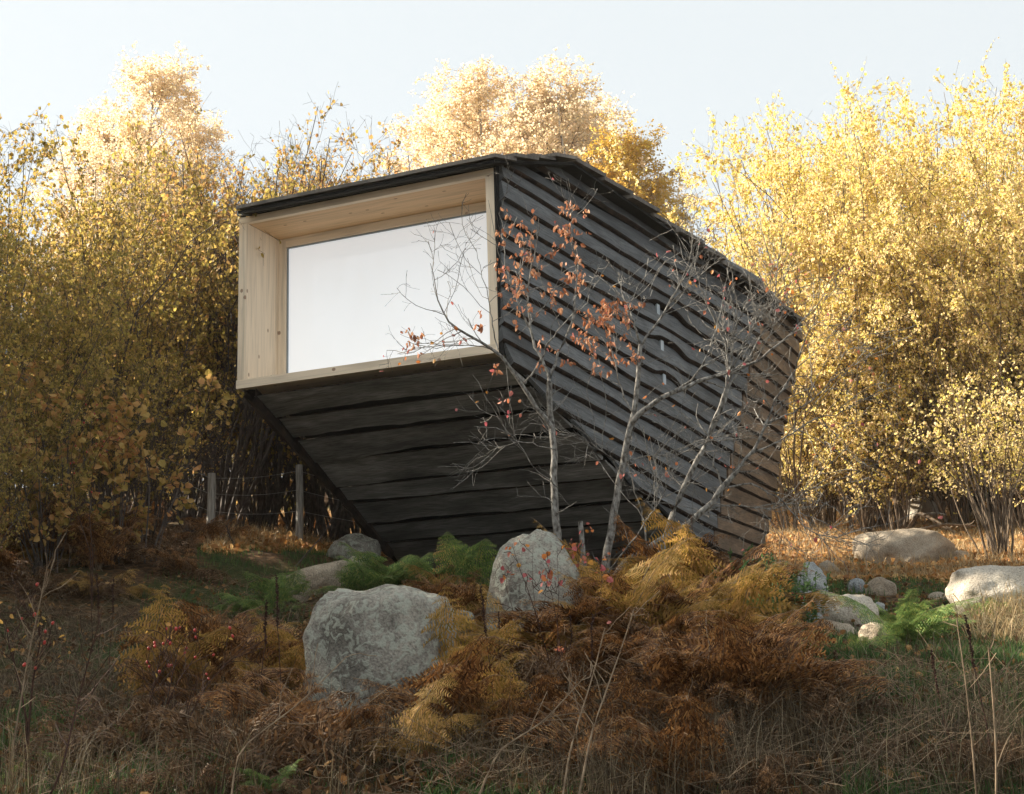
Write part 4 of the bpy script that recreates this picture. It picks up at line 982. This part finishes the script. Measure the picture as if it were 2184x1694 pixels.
def scat(prs, n, x0, x1, y0, y1, k0, k1, label, group, cat='fern'):
    k0 *= 1.1; k1 *= 1.2; n = int(n * 1.25)
    for i in range(n):
        for _ in range(20):
            x, y = RNG.uniform(x0, x1), RNG.uniform(y0, y1)
            if not (590 < x < 935 and y > 1440) and not (x > 1600 + max(0, y - 1470) * 1.1 and x < 2184 and y < 1620) and not (1085 < x < 1245 and y < 1500): break
        put(prs[i % len(prs)], x, y, RNG.uniform(k0, k1), label, cat, group)
l1 = 'rust brown fern in the tangle of dead ferns on the slope'; l2 = 'withered tan brown fern collapsed in the tangle on the slope'
scat(FR, 17, 1040, 1560, 1400, 1520, .55, .9, l1, gr_); scat(FT, 10, 1040, 1560, 1330, 1520, .6, 1.0, l2, gw)
scat(FR, 15, 1400, 1780, 1440, 1620, .6, .95, l1, gr_); scat(FT, 13, 1400, 1830, 1420, 1640, .6, 1.0, l2, gw)
scat(FR, 12, 0, 400, 1120, 1260, .6, 1.0, l1, gr_); scat(FT, 10, 0, 400, 1130, 1280, .6, 1.0, l2, gw)
scat(FR, 9, 420, 780, 1430, 1620, .55, .85, l1, gr_); scat(FT, 8, 250, 1000, 1450, 1660, .5, .9, l2, gw)
scat(FT, 8, 0, 1850, 1610, 1730, .35, .6, l2, gw); scat(FR, 8, 420, 780, 1120, 1165, .4, .7, l1, gr_); scat(FR, 6, 900, 1850, 1580, 1700, .45, .7, l1, gr_)
scat(FT, 22, 1830, 2184, 1420, 1660, .25, .4, 'small withered fern scrap in the grass at lower right', 'withered fern scraps in the grass at lower right')
scat(FG, 6, 0, 600, 1600, 1700, .2, .3, 'small low green fern in the bottom left grass', 'low green ferns in the bottom left grass')
scat(FR, 4, 1480, 1600, 1200, 1260, .5, .7, l1, gr_); scat(FR, 8, 860, 1040, 1290, 1400, .5, .8, l1, gr_); scat(FR, 8, 1255, 1560, 1300, 1420, .8, 1.1, l1, gr_); scat(FY, 13, 1255, 1560, 1310, 1430, .85, 1.15, 'golden fern mixed into the rust brown bank below the trees', gy)

for i, (x, y, k) in enumerate(((1070, 1425, 1.0), (1110, 1440, .95), (1150, 1425, .85), (1195, 1440, .95), (1240, 1420, 1.0), (1050, 1370, .9), (1130, 1400, .9))):
    put((FY + FR)[i % 5], x, y, k, 'brown and gold fern hiding the base of the tall rounded boulder', group='ferns hiding the base of the tall rounded boulder')
for i, (x, y, k) in enumerate(((648, 1585, .85), (705, 1625, .6), (860, 1625, .65), (925, 1590, .95), (612, 1540, .9), (960, 1560, .9))):
    put((FR + FY)[(i * 2) % 5], x, y, k, 'rust and gold fern overlapping the foot of the big lichen boulder', group='ferns at the foot of the big lichen boulder')
# ------------------------------------------------------------------ other plants
def dock(seed, h=.95):
    rng = np.random.default_rng(seed); root = empty('dock_stalk'); P = np.zeros((1, 10, 3)); P[0, :, 2] = np.linspace(0, h, 10); P[0, :, 0] = np.cumsum(rng.normal(0, .008, 10)) ; P[0, :, 1] = np.cumsum(rng.normal(0, .008, 10))
    G = Geo(); tubes(G, P, np.linspace(.005, .002, 10)[None], 5); G.build('stem', [M['dock']], root)
    q, d = along(P, 170, .66, 1, rng); G = Geo(); leaves(G, q, rng.normal(0, 1, q.shape) + [0, 0, .3], rng.uniform(.008, .019, len(q)), .9, .5, rng=rng); G.build('seed_head', [M['dock']], root); return root
DK = [dock(500), dock(501, 1.05)]
for i, (x, yt, yb) in enumerate(((210, 1230, 1440), (232, 1260, 1460), (560, 1290, 1560), (596, 1270, 1560), (745, 1275, 1440), (1068, 1290, 1560), (1215, 1320, 1500), (1252, 1350, 1600), (1700, 1410, 1560), (2118, 1360, 1660), (2042, 1400, 1660), (1075, 1330, 1500), (1610, 1350, 1500))):
    q = hit(x, yb); k = (yb - yt) / 2870 * q[1] / .95
    dup(DK[i % 2], tuple(q), i, k, rx=RNG.uniform(-.12, .12), ry=RNG.uniform(-.12, .12), label={2: 'dark brown dock seed stalk left of the golden fern', 4: 'dark dock seed stalk in front of the big lichen boulder', 9: 'tall dark seed stalk standing at the lower right edge', 0: 'dark dock stalk in the dry grass at far left'}.get(i, 'dark brown dock seed stalk standing in the dead ferns'), cat='seed stalk', group='dark dock seed stalks')
# long dry stems
def stem(pts, r, label, mat='stalk', name='dry_stem', tw=0, seed=1):
    P = tr(pts); q = P[0].copy(); q[2] = tz(q[0], q[1]); P[0, 2] = q[2] - .03; Q = res(P, 14); G = Geo(); tubes(G, (Q - q)[None], np.linspace(r, r * .4, 14)[None], 5)
    if tw:
        rng = np.random.default_rng(seed); T_, R_ = grow(Q[None], np.linspace(r, r * .4, 14)[None], tw, .4, 1, (.05, .25), (25, 60), 5, .05, .15, rng=rng); tubes(G, T_ - q, R_, 3)
    o = G.build(name, [M[mat]]); o.location = q; return tag(o, label, 'dry stem')
stem([(1180, 1760, 4.6), (1215, 1600, 4.7), (1268, 1430, 4.8), (1290, 1340, 4.8)], .0045, 'long pale dry stem, left one of the leaning pair at bottom centre', tw=6)
stem([(1210, 1760, 4.6), (1262, 1560, 4.7), (1330, 1370, 4.8), (1352, 1300, 4.8)], .0045, 'long pale dry stem, right one of the leaning pair at bottom centre', tw=6)
stem([(2110, 1760, 4.3), (2125, 1600, 4.3), (2117, 1480, 4.3), (2108, 1380, 4.3)], .005, 'tall pale dry stem near the bottom right corner', tw=4)
stem([(2085, 1760, 4.4), (2075, 1600, 4.4), (2058, 1440, 4.4), (2040, 1320, 4.4)], .004, 'thinner dry stem left of the tall one in the bottom right corner', tw=5)
stem([(980, 1720, 4.8), (1060, 1600, 4.8), (1160, 1540, 4.9), (1250, 1440, 4.9)], .005, 'brown arching stem with fluffy tip crossing the centre foreground', tw=14, seed=4)
stem([(60, 1760, 4.5), (130, 1650, 4.5), (165, 1500, 4.6), (210, 1330, 4.6)], .0045, 'dark leaning stem at bottom left', 'dock', tw=16, seed=5)
stem([(480, 1760, 4.5), (505, 1600, 4.6), (640, 1500, 4.7), (740, 1400, 4.7)], .004, 'pale stem rising to the right across the big lichen boulder', tw=8, seed=6)
stem([(10, 1640, 5.2), (60, 1400, 5.2), (95, 1240, 5.2), (100, 1210, 5.2)], .0045, 'thin grey stem at the left edge', tw=22, seed=7)
stem([(560, 1180, 15), (500, 1165, 14.6), (480, 1120, 14.5), (530, 1080, 14.5)], .012, 'bare branch sticking up behind the nearer fence post', 'bark_dark', tw=12, seed=8)
stem([(1905, 1165, 19), (1940, 1135, 19.2), (2010, 1118, 19.4), (2080, 1122, 19.6)], .035, 'fallen dead branch lying across the dappled boulder', 'bark', 'fallen_branch', tw=10, seed=9)
stem([(1920, 1085, 23), (1960, 1092, 22.6), (2010, 1120, 22.2), (2050, 1145, 22)], .05, 'thick fallen limb sloping down among the pale rocks', 'bark', 'fallen_branch', tw=6, seed=10)
stem([(630, 1200, 13.5), (690, 1140, 13.8), (720, 1080, 14)], .008, 'thin bare stem left of the rounded rock by the cabin', 'bark_dark', tw=12, seed=11)

# rose with hips
def rose(pts_list, nh, label, seed, box):
    rng = np.random.default_rng(seed); P = [res(tr(p), 14) for p in pts_list]; q = P[0][0].copy(); q[2] = tz(q[0], q[1])
    root = empty('rose_bush', tuple(q), label=label, cat='rose bush'); A = np.array(P); A[:, 0, 2] = q[2] - .03
    rr = np.broadcast_to(np.linspace(.005, .0015, 14), A.shape[:2]); T1, r1 = grow(A, rr, 14 * len(P), .3, 1, (.08, .3), (25, 60), 6, .03, .15, rng=rng); T2, r2 = grow(T1, r1, 30 * len(P), .3, 1, (.03, .12), (25, 60), 4, 0, .15, rng=rng, rmin=.001)
    G = Geo(); tubes(G, A - q, rr, 5); tubes(G, T1 - q, r1, 4); tubes(G, T2 - q, r2, 3); G.build('stem', [M['dock']], root)
    tips = np.r_[T1[:, -1], T2[:, -1]]; uv = projD(tips); ok = np.where((uv[:, 0] > box[0]) & (uv[:, 0] < box[1]) & (uv[:, 1] > box[2]) & (uv[:, 1] < box[3]))[0]; rng.shuffle(ok)
    import bmesh
    bm = bmesh.new(); bmesh.ops.create_icosphere(bm, subdivisions=2, radius=.0062)
    for v in bm.verts: v.co.z *= 1.35
    me = bpy.data.meshes.new('rosehip'); bm.to_mesh(me); bm.free(); me.materials.append(M['hip']); me.polygons.foreach_set('use_smooth', [True] * len(me.polygons))
    for i in ok[:nh]:
        o = bpy.data.objects.new('rosehip', me); COL.objects.link(o); o.parent = root; o.location = tips[i] - q - [0, 0, .008]; o.rotation_euler = (rng.uniform(-.5, .5), rng.uniform(-.5, .5), 0); o.scale = (rng.uniform(.8, 1.15),) * 3
    G = Geo(); k = ok[nh:nh + 20]
    if len(k): leaves(G, tips[k] - q, rng.normal(0, 1, (len(k), 3)) + [0, 0, -.3], .022 * rng.uniform(.7, 1.3, len(k)), .6, .3, rng=rng); G.build('leaves', [M['fern_gold']], root)
y_ = 5.6
rose([[(325, 1640, y_), (340, 1540, y_), (380, 1450, y_), (430, 1385, y_)], [(325, 1640, y_), (350, 1520, y_), (370, 1430, y_), (385, 1360, y_)], [(325, 1640, y_), (310, 1530, y_), (335, 1440, y_), (345, 1370, y_)], [(325, 1640, y_), (400, 1540, y_), (440, 1460, y_), (500, 1400, y_)]], 26, 'rose bush with red hips in the left foreground', 601, (290, 500, 1330, 1450))
rose([[(1560, 1420, 9.), (1530, 1300, 9.1), (1480, 1215, 9.2), (1475, 1100, 9.2)], [(1560, 1420, 9.), (1600, 1330, 9.), (1640, 1290, 9.), (1690, 1275, 9.)], [(1560, 1420, 9.), (1500, 1330, 9.), (1420, 1290, 9.), (1380, 1290, 9.)]], 20, 'rose stem with red hips in front of the corner of the cabin', 602, (1380, 1720, 1080, 1400))
rose([[(60, 1560, 5.4), (70, 1450, 5.4), (90, 1350, 5.4), (60, 1280, 5.4)], [(60, 1560, 5.4), (40, 1450, 5.4), (20, 1380, 5.4), (10, 1320, 5.4)]], 9, 'thin rose stem with a few dull hips at the left edge', 603, (-50, 160, 1240, 1450))
rose([[(200, 1200, 11), (190, 1100, 11), (200, 980, 11), (240, 920, 11)], [(200, 1200, 11), (160, 1080, 11), (150, 960, 11), (180, 900, 11)]], 24, 'rose bush with tiny red hips deep in the left thicket', 604, (80, 300, 850, 1050))
# upright green weeds
def weed(seed):
    rng = np.random.default_rng(seed); root = empty('green_weed'); n = 14; P = np.zeros((n, 6, 3)); P[:, :, 2] = np.linspace(0, 1, 6)[None] * rng.uniform(.2, .42, (n, 1)); P[..., :2] += rng.normal(0, .09, (n, 1, 2)) + np.cumsum(rng.normal(0, .015, (n, 6, 2)), 1)
    G = Geo(); tubes(G, P, .002, 3); G.build('stem', [M['weed']], root); q, d = along(P, 420, .1, 1, rng); G = Geo(); leaves(G, q, rng.normal(0, .8, q.shape) + [0, 0, .3], rng.uniform(.015, .04, len(q)), .5, .2, rng=rng); G.build('foliage', [M['weed']], root); return root
WD = [weed(610), weed(611)]
for i, (x, y) in enumerate(((1640, 1290), (1660, 1300), (1680, 1290), (1690, 1330), (1650, 1330), (1625, 1270), (1700, 1345), (1600, 1260), (1615, 1290), (1670, 1350), (1640, 1250), (1590, 1330))):
    put(WD[i % 2], x, y, RNG.uniform(.8, 1.2), 'upright green weed in the patch between the cabin corner and the rock pile', 'weed', 'green weeds beside the rock pile')
# bushes with orange leaves low at the far left
OL = shrub('orange_leaved_bush', 1.6, 9, 30, 40, 140, 620, .058, 'bark_dark', 'leaf_rust', 620, r0=.008, zlo=.2, base_r=.15)
for i, (x, y, k) in enumerate(((30, 1190, 1.4), (110, 1210, 1.2), (210, 1200, 1.1), (290, 1195, 1.2))):
    put(OL, x, y, k, 'low bush with broad dull orange leaves at the foot of the left thicket', 'bush', 'orange leaved bushes at the far left')
YW = shrub('leafy_seedling', .8, 4, 20, 10, 24, 40, .034, 'dock', 'leaf_pink', 630, r0=.004, zlo=.3, base_r=.04)
for i, (x, y, l) in enumerate(((1200, 1480, 'leafy seedling with red and yellow leaves in front of the tall boulder'), (1150, 1440, 'leafy seedling with orange leaves left of the first trunk'), (1255, 1390, 'leafy seedling with pink leaves at the foot of the trunks'))):
    put(YW, x, y, 1.0, l, 'seedling')

# ------------------------------------------------------------------ grass and litter (stuff)
def blades(name, n, region, h, wd, mat, label, seed, lean=.5, clump=0.):
    rng = np.random.default_rng(seed); pts = region(rng, n)
    if clump:
        nz_ = np.array([mn.noise(Vector((x * 1.4, y * 1.4, seed))) for x, y in pts]); pts = pts[nz_ > clump * rng.uniform(-1, 1, len(pts)) * .5 - .05]
    n = len(pts); base = np.c_[pts, terr(pts[:, 0], pts[:, 1])]; H_ = rng.uniform(h[0], h[1], n)[:, None]; a = rng.uniform(0, 2 * np.pi, n)
    o = np.stack([np.cos(a), np.sin(a), 0 * a], 1); l = rng.uniform(.1, 1, n)[:, None] * lean
    s_ = np.stack([-np.sin(a + rng.normal(0, .6, n)), np.cos(a), 0 * a], 1) * wd * rng.uniform(.6, 1.3, n)[:, None]
    p1 = base + (o * l * .35 + [0, 0, .55]) * H_; p2 = base + (o * l * 1.0 + [0, 0, 1.]) * H_; p2[:, 2] -= (l[:, 0] ** 2) * H_[:, 0] * .35
    V = np.stack([base - s_, base + s_, p1 + s_ * .7, p1 - s_ * .7, p2], 1); i = np.arange(n)[:, None] * 5
    G = Geo(); G.add(V, i + [0, 1, 2, 3], i + [3, 2, 4]); o_ = G.build(name, [M[mat]]); tag(o_, label, 'grass', kind='stuff')
def dregion(boxes):
    """points on the hillside under boxes given in photo pixels"""
    def f(rng, n):
        out = []; W_ = np.array([b[4] for b in boxes], float); W_ /= W_.sum()
        for b, w_ in zip(boxes, W_):
            c1 = [hit(b[0], b[3]), hit(b[1], b[3]), hit(b[1], b[2]), hit(b[0], b[2])]; m = int(n * w_); u = rng.random((m, 1)); v = rng.random((m, 1))
            q = (c1[0] * (1 - u) + c1[1] * u) * (1 - v) + (c1[3] * (1 - u) + c1[2] * u) * v; out.append(q[:, :2])
        return np.concatenate(out)
    return f
blades('grass', 112000, dregion([(1600, 2200, 1225, 1440, 5.0), (2200, 3000, 1225, 1700, 3.0), (420, 790, 1160, 1230, 1.1), (560, 1000, 1250, 1330, .8), (1750, 2200, 1400, 1600, 2), (0, 560, 1520, 1750, 2.0), (300, 640, 1230, 1330, .5), (900, 1300, 1560, 1750, .8), (1800, 2250, 1560, 1750, 1), (0, 2184, 1300, 1750, 1.2)]), (.03, .11), .0028, 'grass_green', 'short green grass growing in patches on the slope', 701, .8, .9)
blades('dry_grass', 60000, dregion([(2200, 3000, 1350, 1720, 1.4), (1200, 1850, 1560, 1700, 2.0), (1100, 1800, 1400, 1600, 1.0), (1800, 2250, 1440, 1620, .7), (0, 620, 1300, 1560, 2.0), (0, 2184, 1560, 1750, 1.6), (560, 900, 1540, 1600, .5), (2060, 2184, 1330, 1400, .3), (1200, 1600, 1250, 1400, .4)]), (.03, .12), .0017, 'grass_dry', 'dry tan grass matted over the foreground slope', 702, 1.9, .6)
blades('dry_grass', 14000, dregion([(0, 640, 1290, 1520, 2), (1850, 2184, 1420, 1640, .6)]), (.08, .24), .0014, 'grass_dry', 'pale drooping dry grass in the left foreground', 706, 2.2, .5)
blades('dry_grass', 11000, dregion([(1250, 1850, 1500, 1760, 3), (0, 560, 1540, 1760, 1.2), (1850, 2250, 1560, 1760, .6), (700, 1250, 1600, 1760, .8)]), (.14, .40), .0012, 'grass_dry', 'tall thin dry grass stems along the bottom of the photo', 703, .9, .9)
blades('dry_grass', 900, dregion([(2070, 2250, 1300, 1400, 3)]), (.12, .35), .003, 'straw', 'pale tussock of drooping straw under the big pale boulder', 705, 1.6)
blades('dry_grass', 26000, dregion([(1620, 2184, 1085, 1215, 3), (440, 800, 1100, 1180, 1)]), (.06, .24), .004, 'straw', 'dry straw coloured grass on the sunlit meadow behind the cabin', 704, 1.0)
def litter(name, n, region, sz, label, seed, mat='litter'):
    rng = np.random.default_rng(seed); p = region(rng, n); q = np.c_[p, terr(p[:, 0], p[:, 1]) + rng.uniform(.01, .06, len(p))]; G = Geo(); d = rng.normal(0, 1, q.shape); d[:, 2] *= .35
    leaves(G, q, d, sz * rng.uniform(.5, 1.3, len(q)), .8, .35, rng=rng); o = G.build(name, [M[mat]]); tag(o, label, 'fallen leaves', kind='stuff')
litter('fallen_leaves', 36000, dregion([(1600, 2700, 1085, 1240, 3.6), (440, 820, 1100, 1190, 1.2)]), .075, 'orange fallen leaves covering the sunlit meadow', 711, 'litter_lit')
litter('fallen_leaves', 16000, dregion([(0, 2184, 1230, 1750, 3), (0, 2184, 1560, 1700, 1.5)]), .04, 'brown fallen leaves and scraps on the shaded slope', 712)
# tangle of thin dead twigs lying on the slope
def twigs_mat(n, region, seed, label):
    rng = np.random.default_rng(seed); p = region(rng, n); q = np.c_[p, terr(p[:, 0], p[:, 1]) + rng.uniform(.0, .12, len(p))]; a = rng.uniform(0, 6.28, len(p)); L = rng.uniform(.08, .35, len(p))[:, None]
    d = np.stack([np.cos(a), np.sin(a), rng.uniform(-.1, .7, len(p))], 1); P = np.stack([q, q + d * L * .5 + rng.normal(0, .02, q.shape), q + d * L + rng.normal(0, .03, q.shape)], 1)
    G = Geo(); tubes(G, P, np.array([.0014, .0012, .0007])[None] * np.ones((len(p), 1)), 3); o = G.build('dead_twigs', [M['stalk']]); tag(o, label, 'twigs', kind='stuff')
twigs_mat(5000, dregion([(900, 1700, 1300, 1750, 3), (0, 900, 1250, 1750, 2), (1750, 2184, 1480, 1750, .6)]), 721, 'tangle of thin dead twigs and bracken stalks on the slope')

# ------------------------------------------------------------------ thin autumn haze in the air
G = Geo(); x0, x1, y0, y1, z0, z1 = -60, 60, -20, 75, -8, 30
G.box([(x0, y0, z1), (x1, y0, z1), (x1, y1, z1), (x0, y1, z1), (x0, y0, z0), (x1, y0, z0), (x1, y1, z0), (x0, y1, z0)])
m = bpy.data.materials.new('haze'); m.use_nodes = True; n = m.node_tree; n.nodes.clear(); o = n.nodes.new('ShaderNodeOutputMaterial')
v = n.nodes.new('ShaderNodeVolumePrincipled'); v.inputs['Color'].default_value = (1, .97, .92, 1); v.inputs['Density'].default_value = .00035; v.inputs['Anisotropy'].default_value = .3
n.links.new(v.outputs[0], o.inputs['Volume']); hz = G.build('haze', [m]); tag(hz, 'thin pale haze hanging in the autumn air', 'haze', kind='stuff')
